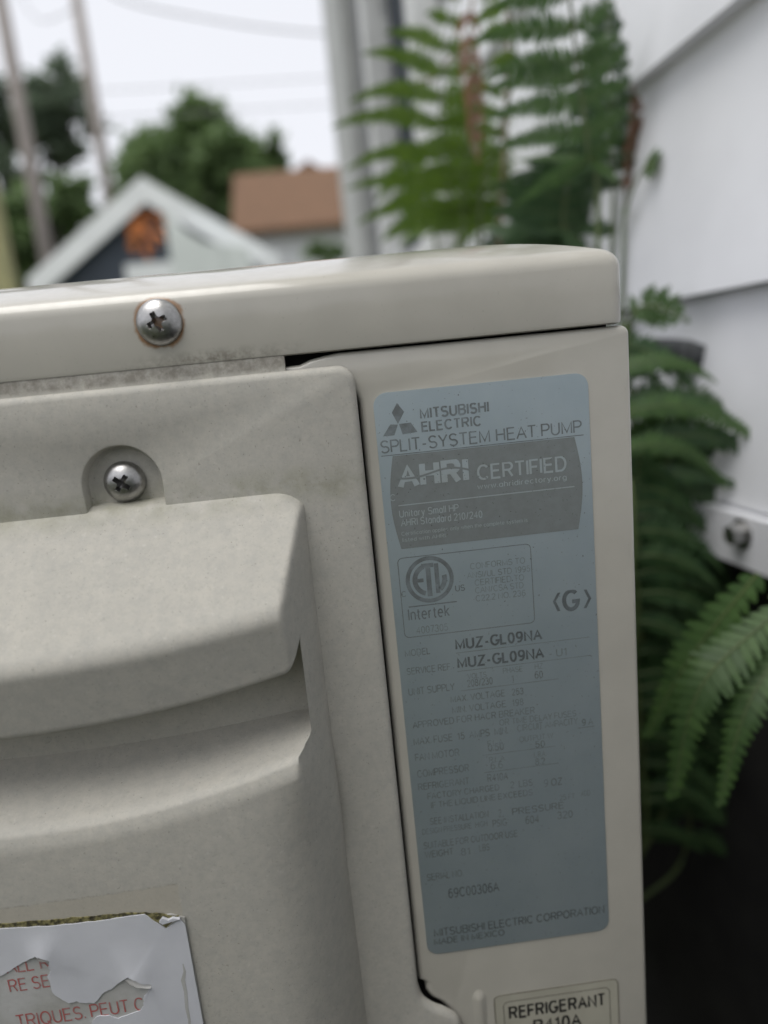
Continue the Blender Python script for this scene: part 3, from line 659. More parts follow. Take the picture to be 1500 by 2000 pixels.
# certified block with bowed ends
def bow(l, r, t, b, k, n=10):
    pts = []
    for i in range(n + 1):
        u = i / n; pts.append((r + k * math.sin(math.pi * u) , b + (t - b) * u))
    for i in range(n + 1):
        u = i / n; pts.append((l - k * math.sin(math.pi * u), t + (b - t) * u))
    return pts
xl_, zt_ = fx(768, 889); xr_, zb_ = fx(1126, 1036)
poly_y('certified_block', bow(xl_ - 0.0002, xr_ + 0.0004, zt_ - 0.0002, zb_ + 0.0004, 0.0016), Y1, M['ink_block'], np_)
text_px('AHRI', (777, 952), (916, 936), 41, Y2, M['ink_pale'], np_, 0.045)
sw = []
for i in range(15):
    u = i / 14; px = 774 + 146 * u; py = 934 - 16 * u - 5 * math.sin(math.pi * u * 1.0) + 8 * math.sin(2 * math.pi * u) * 0.7; sw.append((px, py))
pts = [fx(a, b_ - 2.0) for a, b_ in sw] + [fx(a, b_ + 2.0) for a, b_ in reversed(sw)]
mesh('swoosh', [(x, Y2 - 0.00004, z) for x, z in pts], [(i, i + 1, 28 - i, 29 - i) for i in range(14)], M['ink_block'], np_)
text_px('CERTIFIED', (932, 936), (1106, 918), 27, Y2, M['ink_pale'], np_, 0.012)
text_px('www.ahridirectory.org', (932, 955), (1106, 936), 10, Y2, M['ink_pale'], np_)
bar_px((778, 988), (1121, 949), 0.00028, Y2, M['ink_pale'], np_)
text_px('C', (762, 978), (772, 977), 12, Y2, M['ink_pale'], np_)
text_px('Unitary Small HP', (780, 1010), (896, 997), 13, Y2, M['ink_pale'], np_, 0.006)
text_px('AHRI Standard 210/240', (783, 1027), (942, 1010), 13, Y2, M['ink_pale'], np_, 0.01)
text_px('Certification applies only when the complete system is', (784, 1045), (1030, 1019), 7, Y2, M['ink_pale'], np_)
text_px('listed with AHRI.', (786, 1058), (872, 1048), 7, Y2, M['ink_pale'], np_)
# listing box
x0, z1 = fx(775, 1090); x1, z0 = fx(1049, 1218)
frame_y('listing_frame', rrect(x0, x1 - 0.0006, fx(790, 1246)[1], z1, 0.0014, 5), 0.0002, Y1, M['ink'], np_)
ex, ez = fx(839, 1131); er = fx(886, 1131)[0] - ex
def ringpoly(name, cx, cz, r0, r1, y, material, parent, n=48):
    return mesh(name, [(cx + r * math.cos(2 * math.pi * i / n), y, cz + r * math.sin(2 * math.pi * i / n)) for r in (r0, r1) for i in range(n)],
                [(i, (i + 1) % n, (i + 1) % n + n, i + n) for i in range(n)], material, parent)
ringpoly('listing_ring', ex, ez, er, er * 0.83, Y1, M['ink'], np_)
k = er
def seg_arc(cx, cz, r0, r1, a0, a1, n=14):
    o = [(cx + r0 * math.cos(R(a0 + (a1 - a0) * i / n)), cz + r0 * math.sin(R(a0 + (a1 - a0) * i / n))) for i in range(n + 1)]
    i_ = [(cx + r1 * math.cos(R(a0 + (a1 - a0) * i / n)), cz + r1 * math.sin(R(a0 + (a1 - a0) * i / n))) for i in range(n + 1)]
    return o, i_
def arc_strip(name, cx, cz, r0, r1, a0, a1, y, material, parent):
    o, i_ = seg_arc(cx, cz, r0, r1, a0, a1); n = len(o)
    return mesh(name, [(x, y, z) for x, z in o + i_], [(i, i + 1, i + 1 + n, i + n) for i in range(n - 1)], material, parent)
arc_strip('lettering', ex, ez, k * 0.72, k * 0.52, 110, 250, Y1, M['ink'], np_)                      # E
rect = lambda a, b_, c, d: [(ex + k * a, ez + k * c), (ex + k * b_, ez + k * c), (ex + k * b_, ez + k * d), (ex + k * a, ez + k * d)]
poly_y('lettering', rect(-0.58, -0.26, -0.08, 0.08), Y1 - 5e-6, M['ink'], np_)
poly_y('lettering', rect(-0.30, 0.20, 0.52, 0.70), Y1 - 9e-6, M['ink'], np_)                                 # T
poly_y('lettering', rect(-0.14, 0.06, -0.72, 0.515), Y1, M['ink'], np_)
poly_y('lettering', rect(0.22, 0.40, -0.62, 0.66), Y1, M['ink'], np_)                                 # L
arc_strip('lettering', ex, ez, k * 0.72, k * 0.52, -50, 12, Y1, M['ink'], np_)
text_px('C', (784, 1165), (793, 1164), 10, Y1, M['ink'], np_)
text_px('US', (889, 1154), (908, 1152), 11, Y1, M['ink'], np_, 0.01)
bar_px((798, 1184), (892, 1175), 0.0003, Y1, M['ink'], np_)
text_px('Intertek', (798, 1212), (878, 1200), 21, Y1, M['ink'], np_, 0.004)
text_px('4007305', (813, 1237), (875, 1230), 13, Y1, M['ink_faint'], np_)
for s, a, b_ in [('CONFORMS TO', (918, 1111), (1025, 1099)), ('ANSI/UL STD 1995', (912, 1129), (1035, 1115)), ('CERTIFIED TO', (927, 1143), (1023, 1132)),
                 ('CAN/CSA STD', (928, 1158), (1022, 1147)), ('C22.2 NO. 236', (929, 1174), (1026, 1162))]:
    text_px(s, a, b_, 11, Y1, M['ink_faint'], np_, 0.0)
text_px('\u2329G\u232A' if False else 'G', (1098, 1191), (1133, 1187), 36, Y1, M['ink_bold'], np_, 0.03)
for sgn, c in ((-1, 1087), (1, 1146)):
    chev = [fx(c - sgn * 4, 1154 - (c - 1115) * 0.1), fx(c + sgn * 5, 1171 - (c - 1115) * 0.1), fx(c - sgn * 4, 1190 - (c - 1115) * 0.1)]
    w = 0.0004
    mesh('bracket_mark', [(x - w, Y1, z) for x, z in chev] + [(x + w, Y1, z) for x, z in chev], [(0, 1, 4, 3), (1, 2, 5, 4)], M['ink_bold'], np_)
text_px('MUZ-GL09NA', (889, 1266), (1059, 1248), 19, Y1, M['ink_bold'], np_, 0.03)
text_px('MUZ-GL09NA', (893, 1302), (1063, 1284), 19, Y1, M['ink_bold'], np_, 0.03)
text_px('- U1', (1072, 1282), (1106, 1279), 14, Y1, M['ink_faint'], np_)
L_ = [('MODEL', (791, 1281), (840, 1276), 12, 'ink'), ('SERVICE REF.', (795, 1317), (882, 1306), 12, 'ink'), ('UNIT SUPPLY', (798, 1357), (888, 1346), 13, 'ink'),
      ('VOLTS', (913, 1325), (950, 1321), 10, 'ink_faint'), ('PHASE', (982, 1314), (1020, 1310), 10, 'ink_faint'), ('HZ', (1044, 1306), (1060, 1304), 10, 'ink_faint'),
      ('208/230', (912, 1340), (962, 1335), 13, 'ink'), ('1', (999, 1330), (1003, 1330), 12, 'ink'), ('60', (1044, 1324), (1060, 1322), 13, 'ink'),
      ('MAX. VOLTAGE', (880, 1371), (986, 1358), 12, 'ink'), ('253', (999, 1357), (1022, 1354), 12, 'ink'),
      ('MIN. VOLTAGE', (883, 1392), (988, 1379), 12, 'ink'), ('198', (1000, 1378), (1022, 1375), 12, 'ink'),
      ('APPROVED FOR HACR BREAKER', (806, 1421), (1044, 1392), 12, 'ink'), ('OR TIME DELAY FUSES', (975, 1415), (1125, 1398), 11, 'ink_faint'),
      ('MAX. FUSE  15  AMPS  MIN.', (808, 1454), (992, 1431), 13, 'ink'), ('CIRCUIT AMPACITY', (1010, 1428), (1128, 1412), 12, 'ink_faint'), ('9 A', (1136, 1416), (1158, 1413), 12, 'ink'),
      ('F.L.A.', (952, 1456), (985, 1452), 10, 'ink_faint'), ('OUTPUT W', (1014, 1448), (1080, 1440), 10, 'ink_faint'),
      ('FAN MOTOR', (811, 1485), (897, 1474), 13, 'ink'), ('0.50', (953, 1466), (984, 1462), 13, 'ink'), ('50', (1045, 1459), (1064, 1457), 12, 'ink'),
      ('R.L.A.', (955, 1488), (988, 1484), 10, 'ink_faint'), ('L.R.A.', (1043, 1478), (1066, 1475), 10, 'ink_faint'),
      ('COMPRESSOR', (815, 1517), (916, 1504), 13, 'ink'), ('6.6', (958, 1501), (982, 1498), 13, 'ink'), ('8.2', (1045, 1493), (1064, 1490), 12, 'ink'),
      ('REFRIGERANT', (817, 1542), (916, 1529), 12, 'ink'), ('R410A', (952, 1526), (992, 1520), 14, 'ink'),
      ('FACTORY CHARGED', (835, 1560), (975, 1541), 11, 'ink'), ('2  LBS', (996, 1538), (1040, 1532), 12, 'ink'), ('9 OZ', (1062, 1535), (1098, 1530), 13, 'ink'),
      ('IF THE LIQUID LINE EXCEEDS', (842, 1577), (1040, 1551), 11, 'ink'), ('25 FT', (1092, 1562), (1122, 1558), 10, 'ink_faint'), ('ADD', (1134, 1554), (1152, 1551), 10, 'ink_faint'),
      ('SEE INSTALLATION', (840, 1609), (954, 1594), 12, 'ink'), ('2', (973, 1594), (979, 1593), 14, 'ink'), ('PRESSURE', (1000, 1590), (1100, 1577), 12, 'ink'),
      ('DESIGN PRESSURE  HIGH', (825, 1628), (952, 1612), 10, 'ink'), ('PSIG', (962, 1614), (990, 1610), 13, 'ink'), ('604', (1026, 1608), (1052, 1604), 14, 'ink'), ('320', (1088, 1598), (1118, 1594), 13, 'ink'),
      ('SUITABLE FOR OUTDOOR USE', (828, 1656), (1010, 1632), 12, 'ink'), ('WEIGHT', (830, 1674), (885, 1667), 12, 'ink'), ('81', (900, 1669), (918, 1667), 13, 'ink'), ('LBS', (936, 1661), (956, 1658), 12, 'ink'),
      ('SERIAL NO.', (834, 1718), (905, 1709), 12, 'ink'), ('69C00306A', (876, 1752), (975, 1738), 17, 'ink_bold'),
      ('MITSUBISHI ELECTRIC CORPORATION', (848, 1826), (1180, 1782), 14, 'ink_bold'), ('MADE IN MEXICO', (848, 1843), (985, 1825), 11, 'ink_bold')]
for s, a, b_, c, mt_ in L_: text_px(s, a, b_, c, Y1, M['ink_low' if mt_ == 'ink' else mt_], np_, 0.006 if mt_ != 'ink_faint' else 0)
for a, b_ in [((890, 1274), (1150, 1244)), ((893, 1310), (1150, 1280)), ((900, 1348), (1090, 1325)), ((942, 1474), (1084, 1456)), ((945, 1508), (1090, 1489)), ((1128, 1421), (1160, 1417))]:
    bar_px(a, b_, 0.00018, Y1, M['ink_faint'], np_)

# refrigerant sticker
rx0, rz1 = fx(964, 1945); rx1, _ = fx(1206, 1915)
rs = sheet('refrigerant_sticker', rrect(rx0, rx1, rz1 - 0.021, rz1, 0.0018, 6), -0.0001, -0.0002, M['clear_label'], unit)
rs['label'] = 'small clear refrigerant sticker with black border'
frame_y('sticker_edge', rrect(rx0 - 0.0001, rx1 + 0.0001, rz1 - 0.0211, rz1 + 0.0001, 0.0019, 6), 0.0003, -0.00024, M['line'], rs)
frame_y('border_line', rrect(rx0 + 0.0026, rx1 - 0.0026, rz1 - 0.0185, rz1 - 0.0026, 0.0018, 6), 0.00018, -0.00024, M['black'], rs)
text_px('REFRIGERANT', (994, 1987), (1181, 1962), 22, -0.00024, M['black'], rs, 0.030)
text_px('R410A', (1042, 2013), (1136, 2001), 22, -0.00024, M['black'], rs, 0.026)

# torn warning sticker on the lower body
BH = 0.02415                                      # body height under the sticker
HW = -(BH + 0.0005)
def fb(px, py, h=0.0246): p = at(px, py, -h); return p.x, p.z
sx0, sz1, sx1 = -0.212, 0.8000, fb(362, 1800)[0]
def wavy(pts, n, amp):
    out = []
    for i in range(len(pts) - 1):
        a = Vector(pts[i]); b = Vector(pts[i + 1]); L = (b - a).length; d = Vector((-(b - a).y, (b - a).x)).normalized()
        for j in range(n): out.append(tuple(a + (b - a) * j / n + d * random.uniform(-amp, amp) * (j > 0)))
    return out
WS = sheet('warning_sticker', [(sx0, 0.70), (sx1 + 0.0005, 0.70), (sx1, sz1 - 0.0022), (sx1 - 0.003, sz1 - 0.0008), (sx0, sz1 + 0.0016)], HW + 0.0004, HW, M['paper_old'], unit)
WS['label'] = 'torn white warning sticker with red print'
def tbody(s, a, b_, cap_px, weight=0.0):
    (xa, za), (xb, zb) = fb(*a), fb(*b_); cap = abs(fb(a[0], a[1] - cap_px)[1] - za)
    lettering(s, xa, xb, (za + zb) / 2, cap, HW - 0.00008, M['red'], WS, weight)
tbody('ALL R', (14, 1902), (98, 1887), 22)
tbody('RE SER', (20, 1937), (118, 1922), 23)
tbody('TRIQUES. PEUT C', (35, 2003), (283, 1974), 24)
# top layer of paper with the torn-out window
torn = [(-60, 1935), (-20, 1912), (0, 1905), (22, 1893), (40, 1881), (58, 1870), (72, 1861), (86, 1864), (100, 1871), (96, 1884), (101, 1893), (93, 1905), (99, 1918), (104, 1937),
        (118, 1947), (135, 1957), (150, 1953), (160, 1956), (185, 1957), (205, 1935), (218, 1930), (236, 1914), (253, 1901), (262, 1905), (278, 1914), (298, 1920), (290, 1934), (280, 1948), (281, 1962),
        (274, 1972), (250, 1980), (232, 1987), (214, 1981), (190, 1983), (180, 1996), (172, 2012), (150, 2040), (60, 2060), (-60, 2060)]
tp = [fb(*p) for p in torn]
tp2 = []
for i in range(len(tp)):
    a = Vector(tp[i]); b = Vector(tp[(i + 1) % len(tp)])
    for j in range(3):
        q = a + (b - a) * j / 3
        tp2.append((q.x + random.uniform(-1, 1) * 0.00016 * (j > 0), q.y + random.uniform(-1, 1) * 0.00016 * (j > 0)))
area = sum(tp2[i - 1][0] * tp2[i][1] - tp2[i][0] * tp2[i - 1][1] for i in range(len(tp2)))
if area < 0: tp2.reverse()
top_edge = wavy([fb(352, 1793), fb(325, 1812), fb(282, 1784), fb(200, 1796), fb(110, 1806), fb(0, 1812), (sx0, sz1 - 0.0005)], 6, 0.00012)
outl = [(sx0 + 0.0004, 0.7003), (sx1 + 0.0003, 0.7003)] + [(sx1 - 0.0001, sz1 - 0.0040)] + top_edge + [(sx0 + 0.0004, sz1 - 0.002)]
bm = bmesh.new()
T0, T1 = -HW + 0.0001, -HW + 0.00032
plate(bm, [(outl, T0), (outl, T1)], [[(tp2, T1), (tp2, T0)]])
bmesh.ops.subdivide_edges(bm, edges=[e for e in bm.edges if e.calc_length() > 0.006], cuts=2, use_grid_fill=True)
# the paper lifts and curls beside the two torn peaks
for cx, cz in (fb(88, 1862), fb(268, 1904)):
    for v in bm.verts:
        d = math.hypot(v.co.x - cx, (v.co.z - cz)); 
        if v.co.y < -T0 - 1e-5: v.co.y -= 0.0011 * math.exp(-(d / 0.0035) ** 2)
bm_obj('torn_paper_layer', bm, M['paper'], WS, True, 35)
def curl(a, b, rad, turn):                        # a torn lip of paper rolled back on itself
    (xa, za), (xb, zb) = fb(*a), fb(*b); V_ = []; n1, n2 = 9, 9
    dx_, dz_ = xb - xa, zb - za; L_2 = math.hypot(dx_, dz_); nx, nz = dz_ / L_2, -dx_ / L_2
    if nz > 0: nx, nz = -nx, -nz
    for i in range(n1 + 1):
        u = i / n1; r1 = rad * (0.35 + 0.65 * math.sin(math.pi * min(1, 0.12 + 0.8 * u))) * random.uniform(0.92, 1.08)
        for j in range(n2 + 1):
            an_ = R(turn * j / n2); o_ = r1 * math.sin(an_); hgt = r1 * (1 - math.cos(an_))
            V_.append((xa + dx_ * u + nx * o_, HW - 0.0003 - hgt, za + dz_ * u + nz * o_))
    return mesh('paper_curl', V_, [(i * (n2 + 1) + j, i * (n2 + 1) + j + 1, (i + 1) * (n2 + 1) + j + 1, (i + 1) * (n2 + 1) + j) for i in range(n1) for j in range(n2)], M['paper_old'], WS, True)
curl((248, 1905), (298, 1921), 0.0009, 140); curl((72, 1861), (104, 1871), 0.0007, 130)
tl = [(358, 1880), (362, 1895), (359, 1912), (364, 1935), (366, 1965), (371, 1990), (373, 2030)]
tw_ = [1, 3, 5, 4, 4, 3, 3]
sheet('surface_tear', [fb(a - w_, b_) for (a, b_), w_ in zip(tl, tw_)] + [fb(a + w_ * 0.6, b_) for (a, b_), w_ in reversed(list(zip(tl, tw_)))], HW - 0.0002, HW - 0.00037, M['paper_old'], WS)
gl = wavy([fb(350, 1788), fb(283, 1782), fb(200, 1787), fb(110, 1795), fb(0, 1804), (sx0, sz1 + 0.0006)], 6, 0.0002)
gb = [(sx0, sz1 - 0.0006), fb(0, 1814), fb(110, 1808), fb(200, 1799), fb(282, 1787), fb(322, 1814)]
sheet('mouldy_glue_strip', gl + gb, HW + 0.0002, HW - 0.00006, M['glue'], WS)
fold = [fb(283, 1784), fb(300, 1786), fb(322, 1814), fb(352, 1791), fb(338, 1789), fb(330, 1793), fb(318, 1789), fb(312, 1797), fb(319, 1801), fb(320, 1807), fb(303, 1793)]
sheet('folded_corner', [fold[i] for i in (3, 4, 5, 6, 7, 8)][::-1], HW, HW - 0.0008, M['paper'], WS)
# insulated pipe from the unit into the wall
M['foam'] = mat('grey_pipe_foam', (0.075, 0.08, 0.085), 0.8, (0.045, 0.048, 0.05), 60, bmp=0.3, bscale=200)
m_ = MB(); m_.tube(spline([(-0.004, 0.27, 0.885), at(1240, 700, 0.265), at(1290, 688, 0.262), at(1335, 690, 0.258), on_wall(1362, 700, WALL_D + 0.004)], 24), 0.0085, 14)
tag(m_.build('insulated_pipe', M['foam'], None, True), 'dark grey foam covered pipe running from the unit into the wall', 'pipe')
# stand under the unit
st = empty('equipment_stand', (-0.1425, 0.4, 0.004)); tag(st, 'low grey steel stand carrying the heat pump', 'stand')
M['galv'] = mat('galvanised_steel', (0.35, 0.36, 0.37), 0.5, (0.27, 0.28, 0.29), 30, metal=0.8)
for y in (0.14, 0.66):
    m_ = MB(); m_.box(-0.285, -0.0, y - 0.02, y + 0.02, 0.348, 0.388); m_.build('rail', M['galv'], st)
    for x in (-0.262, -0.023):
        m_ = MB(); m_.box(x - 0.018, x + 0.018, y - 0.018, y + 0.018, 0.014, 0.348); m_.build('leg', M['galv'], st)

# ------------------------------------------------------------------ ferns
G = Vector((0, 0, -1))
def leaflet(mb, p, d, n, L, w):
    s = d.cross(n).normalized() * w
    q = p + d * L
    mb.add([p + s * 0.95, p - s * 0.95, p + d * L * 0.55 - s + n * w * 0.2, q - s * 0.28, q + s * 0.28, p + d * L * 0.55 + s + n * w * 0.2], [(0, 1, 2, 5), (5, 2, 3, 4)])
def pinna(mb, st_, p0, d, nrm, L, w, n, droop, curl=0.0):
    p = Vector(p0); d = d.normalized(); pts = [p.copy()]; step = L / n
    for i in range(n):
        t = (i + 0.5) / n
        d = (d + G * droop / n + Vector((random.uniform(-1, 1), random.uniform(-1, 1), random.uniform(-1, 1))) * 0.02).normalized()
        p2 = p + d * step; nn = (nrm - d * nrm.dot(d)).normalized(); side = d.cross(nn).normalized()
        prof = (min(1.0, 0.55 + t * 2.2) if t < 0.25 else 1.0) * (1 - max(0, t - 0.25) / 0.75) ** 0.75
        lw = w * max(prof, 0.12)
        for sg in (-1, 1):
            dd = (side * sg + d * 0.42 - nn * (0.12 + curl) + Vector((random.uniform(-1, 1), random.uniform(-1, 1), random.uniform(-1, 1))) * 0.10).normalized()
            leaflet(mb, p + (p2 - p) * (0.5 + 0.25 * sg * 0.5), dd, (nn + side * sg * 0.15).normalized(), lw * random.uniform(0.85, 1.12), step * 0.47)
        p = p2; pts.append(p.copy())
    st_.tube(pts, [max(0.0006 * (1 - i / len(pts)), 0.0002) for i in range(len(pts))], 4, False)
def frond(parent, pts, side, L, n, w, matl, stemmat=None, t0=0.3, droop=0.5, sides=(-1, 1), np2=16, fwd=0.35, rad=0.0022, bias=None, label=None, rscale=1.0):
    path = spline(pts, 60); mb, sb = MB(), MB()
    sb.tube(path, [rad * (1 - 0.75 * i / 60) for i in range(61)], 6)
    plen = sum((path[i + 1] - path[i]).length for i in range(int(t0 * 60), 60)); n = max(4, int(plen / n))   # n: spacing of the pinnae
    for i in range(n):
        t = t0 + (0.985 - t0) * (i + random.uniform(-0.25, 0.25) * (0 < i < n - 1)) / (n - 1); k = t * 60; a = int(k); b = min(a + 1, 60)
        p = path[a].lerp(path[b], k - a); tan = (path[min(b + 1, 60)] - path[max(a - 1, 0)]).normalized()
        sd = (side - tan * side.dot(tan)).normalized(); nrm = sd.cross(tan).normalized()
        if nrm.z < 0: nrm = -nrm
        u = (t - t0) / (1 - t0); prof = max(0.10, math.sin(math.pi * min(1, 0.25 + 0.80 * u)) ** 0.8)
        for sg in sides:
            l = L * prof * random.uniform(0.9, 1.08) * (rscale if sg > 0 else 1)
            d = sd * sg + tan * fwd + nrm * random.uniform(-0.12, 0.12)
            if bias: d += bias
            pinna(mb, sb, p, d, nrm, l, w * (0.6 + 0.4 * prof), max(6, int(np2 * prof)), droop * random.uniform(0.8, 1.2))
    o = mb.build('frond', matl, parent)
    if label: o['label'] = label
    sb.build('stalk', stemmat or M['stem'], o)
    return o
def fpt(px, py, depth): return at(px, py, depth - CAM_DIST)
LEFT = Vector((1, 0.05, 0))
def fern(x, y, label):
    e = empty('fern', (x, y, 0.012)); tag(e, label, 'fern', None); return e
def crown(e, *dz): return Vector(e.location) + Vector(dz)
# A: bright fern rising beyond the lid
fa = fern(0.035, 0.62, 'bright green fern arching over the lid in front of the window')
frond(fa, [crown(fa, 0, 0, 0), (0.035, 0.60, 0.55), fpt(898, 560, 0.72), fpt(880, 400, 0.71), fpt(862, 250, 0.69), fpt(866, 120, 0.67), fpt(890, -20, 0.65)], LEFT, 0.108, 0.0170, 0.0115, M['fern'], t0=0.42, droop=0.75, np2=26, rscale=0.45, fwd=0.5)
frond(fa, [crown(fa, 0.01, 0.02, 0), (0.05, 0.62, 0.55), fpt(925, 560, 0.80), fpt(920, 400, 0.80), fpt(905, 260, 0.79), fpt(880, 160, 0.77)], LEFT, 0.06, 0.016, 0.010, M['fern'], t0=0.5, droop=0.6, np2=18)
frond(fa, [crown(fa, 0.01, -0.02, 0), (0.05, 0.55, 0.5), fpt(935, 520, 0.66), fpt(965, 300, 0.60), fpt(1005, 140, 0.56), fpt(995, 20, 0.54), fpt(975, -90, 0.52)], LEFT, 0.034, 0.012, 0.0075, M['fern'], t0=0.70, droop=0.9, np2=12, sides=(-1,))
df = frond(fa, [crown(fa, -0.01, -0.01, 0), (0.05, 0.56, 0.6), fpt(985, 300, 0.62), fpt(985, -60, 0.62), fpt(945, -90, 0.6), fpt(918, 40, 0.59), fpt(926, 150, 0.585), fpt(930, 250, 0.585), fpt(935, 320, 0.585)], LEFT, 0.024, 0.0135, 0.0042, M['fern_dead'], M['twig'], t0=0.55, droop=1.6, np2=9, rscale=0.7, fwd=0.9, label='withered brown frond')
frond(fa, [crown(fa, 0.02, 0.0, 0), (0.05, 0.58, 0.5), fpt(945, 560, 0.75), fpt(930, 430, 0.74), fpt(945, 330, 0.72), fpt(985, 250, 0.70)], LEFT, 0.055, 0.016, 0.010, M['fern'], t0=0.5, droop=0.7, np2=16)
frond(fa, [crown(fa, 0.0, -0.01, 0), (0.05, 0.57, 0.5), fpt(912, 560, 0.69), fpt(903, 400, 0.68), fpt(925, 250, 0.66), fpt(985, 110, 0.63)], LEFT, 0.05, 0.0145, 0.009, M['fern'], t0=0.46, droop=0.8, np2=18)
frond(fa, [crown(fa, 0.02, 0.03, 0), (0.05, 0.63, 0.5), fpt(860, 560, 0.82), fpt(835, 430, 0.83), fpt(800, 340, 0.82), fpt(760, 290, 0.80)], LEFT, 0.06, 0.016, 0.010, M['fern'], t0=0.5, droop=0.8, np2=18)
# B: deep green fern against the clapboards
fb_ = fern(0.085, 0.30, 'deep green fern standing close against the white clapboards')
frond(fb_, [crown(fb_, 0, 0, 0), (0.085, 0.30, 0.55), fpt(1168, 480, 0.47), fpt(1150, 300, 0.46), fpt(1128, 130, 0.45), fpt(1105, -60, 0.43), fpt(1080, -200, 0.40)], LEFT, 0.062, 0.0110, 0.0098, M['fern_near'], t0=0.44, droop=0.35, np2=28, rscale=0.5)
frond(fb_, [crown(fb_, -0.01, 0.03, 0), (0.08, 0.36, 0.5), fpt(1110, 580, 0.56), fpt(1100, 440, 0.56), fpt(1112, 340, 0.55), fpt(1135, 260, 0.53)], LEFT, 0.062, 0.0115, 0.011, M['fern_dark'], t0=0.42, droop=0.5, np2=20, rscale=0.7)
frond(fb_, [crown(fb_, -0.01, 0.05, 0), (0.06, 0.36, 0.5), fpt(1040, 600, 0.56), fpt(1060, 490, 0.58), fpt(1085, 390, 0.58), fpt(1120, 300, 0.56)], LEFT, 0.052, 0.0115, 0.011, M['fern_dark'], t0=0.42, droop=0.6, np2=18, rscale=0.9)
frond(fb_, [crown(fb_, 0.01, 0.02, 0), (0.10, 0.34, 0.5), fpt(1195, 520, 0.52), fpt(1194, 300, 0.50), fpt(1190, 120, 0.48), fpt(1182, -60, 0.46)], LEFT, 0.034, 0.0105, 0.009, M['fern_dark'], t0=0.42, droop=0.5, np2=16, rscale=0.55)
frond(fb_, [crown(fb_, 0.0, 0.05, 0), (0.07, 0.38, 0.5), fpt(1140, 580, 0.60), fpt(1130, 450, 0.60), fpt(1150, 330, 0.58), fpt(1175, 230, 0.56)], LEFT, 0.055, 0.011, 0.011, M['fern_dark'], t0=0.42, droop=0.6, np2=18)
frond(fb_, [crown(fb_, 0.0, 0.04, 0), (0.08, 0.37, 0.5), fpt(1165, 560, 0.55), fpt(1150, 490, 0.57), fpt(1090, 430, 0.58), fpt(990, 420, 0.56)], Vector((0.3, 0, 1)), 0.034, 0.011, 0.010, M['fern_dark'], t0=0.5, droop=0.6, np2=14)
frond(fb_, [crown(fb_, 0.01, 0.06, 0), (0.07, 0.42, 0.5), fpt(1080, 600, 0.66), fpt(1060, 480, 0.66), fpt(1050, 400, 0.65), fpt(1060, 330, 0.64)], LEFT, 0.06, 0.012, 0.012, M['fern_dark'], t0=0.42, droop=0.6, np2=16)
frond(fb_, [crown(fb_, 0.02, 0.03, 0), (0.11, 0.35, 0.5), fpt(1218, 520, 0.51), fpt(1232, 340, 0.50), fpt(1242, 240, 0.49), fpt(1236, 165, 0.48)], LEFT, 0.010, 0.006, 0.005, M['fern_dead'], M['twig'], t0=0.55, droop=2.5, np2=5, label='withered brown frond')
frond(fb_, [crown(fb_, 0.02, 0.02, 0), (0.105, 0.33, 0.5), fpt(1215, 560, 0.50), fpt(1222, 420, 0.49), fpt(1250, 340, 0.475), fpt(1282, 312, 0.46)], Vector((0.3, 0, 1)), 0.011, 0.006, 0.005, M['fern_near'], t0=0.88, droop=0.8, np2=6)
# C: fern hanging in the gap beside the end panel
fc_ = fern(0.045, 0.17, 'mid green fern drooping in the gap behind the end panel')
RIGHT = Vector((1, -0.25, 0.1))
frond(fc_, [crown(fc_, 0, 0, 0), (0.02, 0.18, 0.5), fpt(1225, 1100, 0.37), fpt(1215, 900, 0.38), fpt(1205, 760, 0.39), fpt(1195, 680, 0.40)], RIGHT, 0.090, 0.0135, 0.0085, M['fern_near'], t0=0.62, droop=1.5, np2=28, sides=(1,), fwd=0.45)
frond(fc_, [crown(fc_, 0.01, 0.02, 0), (0.03, 0.2, 0.5), fpt(1235, 1200, 0.40), fpt(1240, 1000, 0.41), fpt(1235, 850, 0.41), fpt(1225, 720, 0.41)], RIGHT, 0.086, 0.010, 0.010, M['fern_dark'], t0=0.58, droop=1.4, np2=24, fwd=0.35, sides=(1,))
frond(fc_, [crown(fc_, 0.005, 0.01, 0), (0.03, 0.19, 0.5), fpt(1230, 1150, 0.385), fpt(1222, 950, 0.39), fpt(1215, 830, 0.395), fpt(1205, 740, 0.40)], RIGHT, 0.098, 0.0125, 0.0095, M['fern_dark'], t0=0.60, droop=1.25, np2=26, sides=(1,), fwd=0.4)
frond(fc_, [crown(fc_, 0.015, 0.03, 0), (0.05, 0.22, 0.5), fpt(1265, 1200, 0.41), fpt(1290, 1000, 0.41), fpt(1310, 880, 0.40), fpt(1325, 790, 0.395), fpt(1335, 740, 0.39)], RIGHT, 0.05, 0.0115, 0.0095, M['fern_near'], t0=0.62, droop=1.5, np2=20, fwd=0.25)
frond(fc_, [crown(fc_, -0.005, 0.03, 0), (0.03, 0.24, 0.5), fpt(1240, 1300, 0.42), fpt(1250, 1150, 0.43), fpt(1272, 1000, 0.43), fpt(1290, 880, 0.42), fpt(1310, 760, 0.41)], RIGHT, 0.058, 0.010, 0.010, M['fern_dark'], t0=0.55, droop=1.4, np2=20, fwd=0.25)
frond(fc_, [crown(fc_, 0.0, 0.05, 0), (0.03, 0.26, 0.5), fpt(1235, 1500, 0.43), fpt(1245, 1350, 0.43), fpt(1250, 1200, 0.44), fpt(1265, 1050, 0.43)], RIGHT, 0.058, 0.011, 0.011, M['fern_dark'], t0=0.42, droop=1.3, np2=18, fwd=0.2)
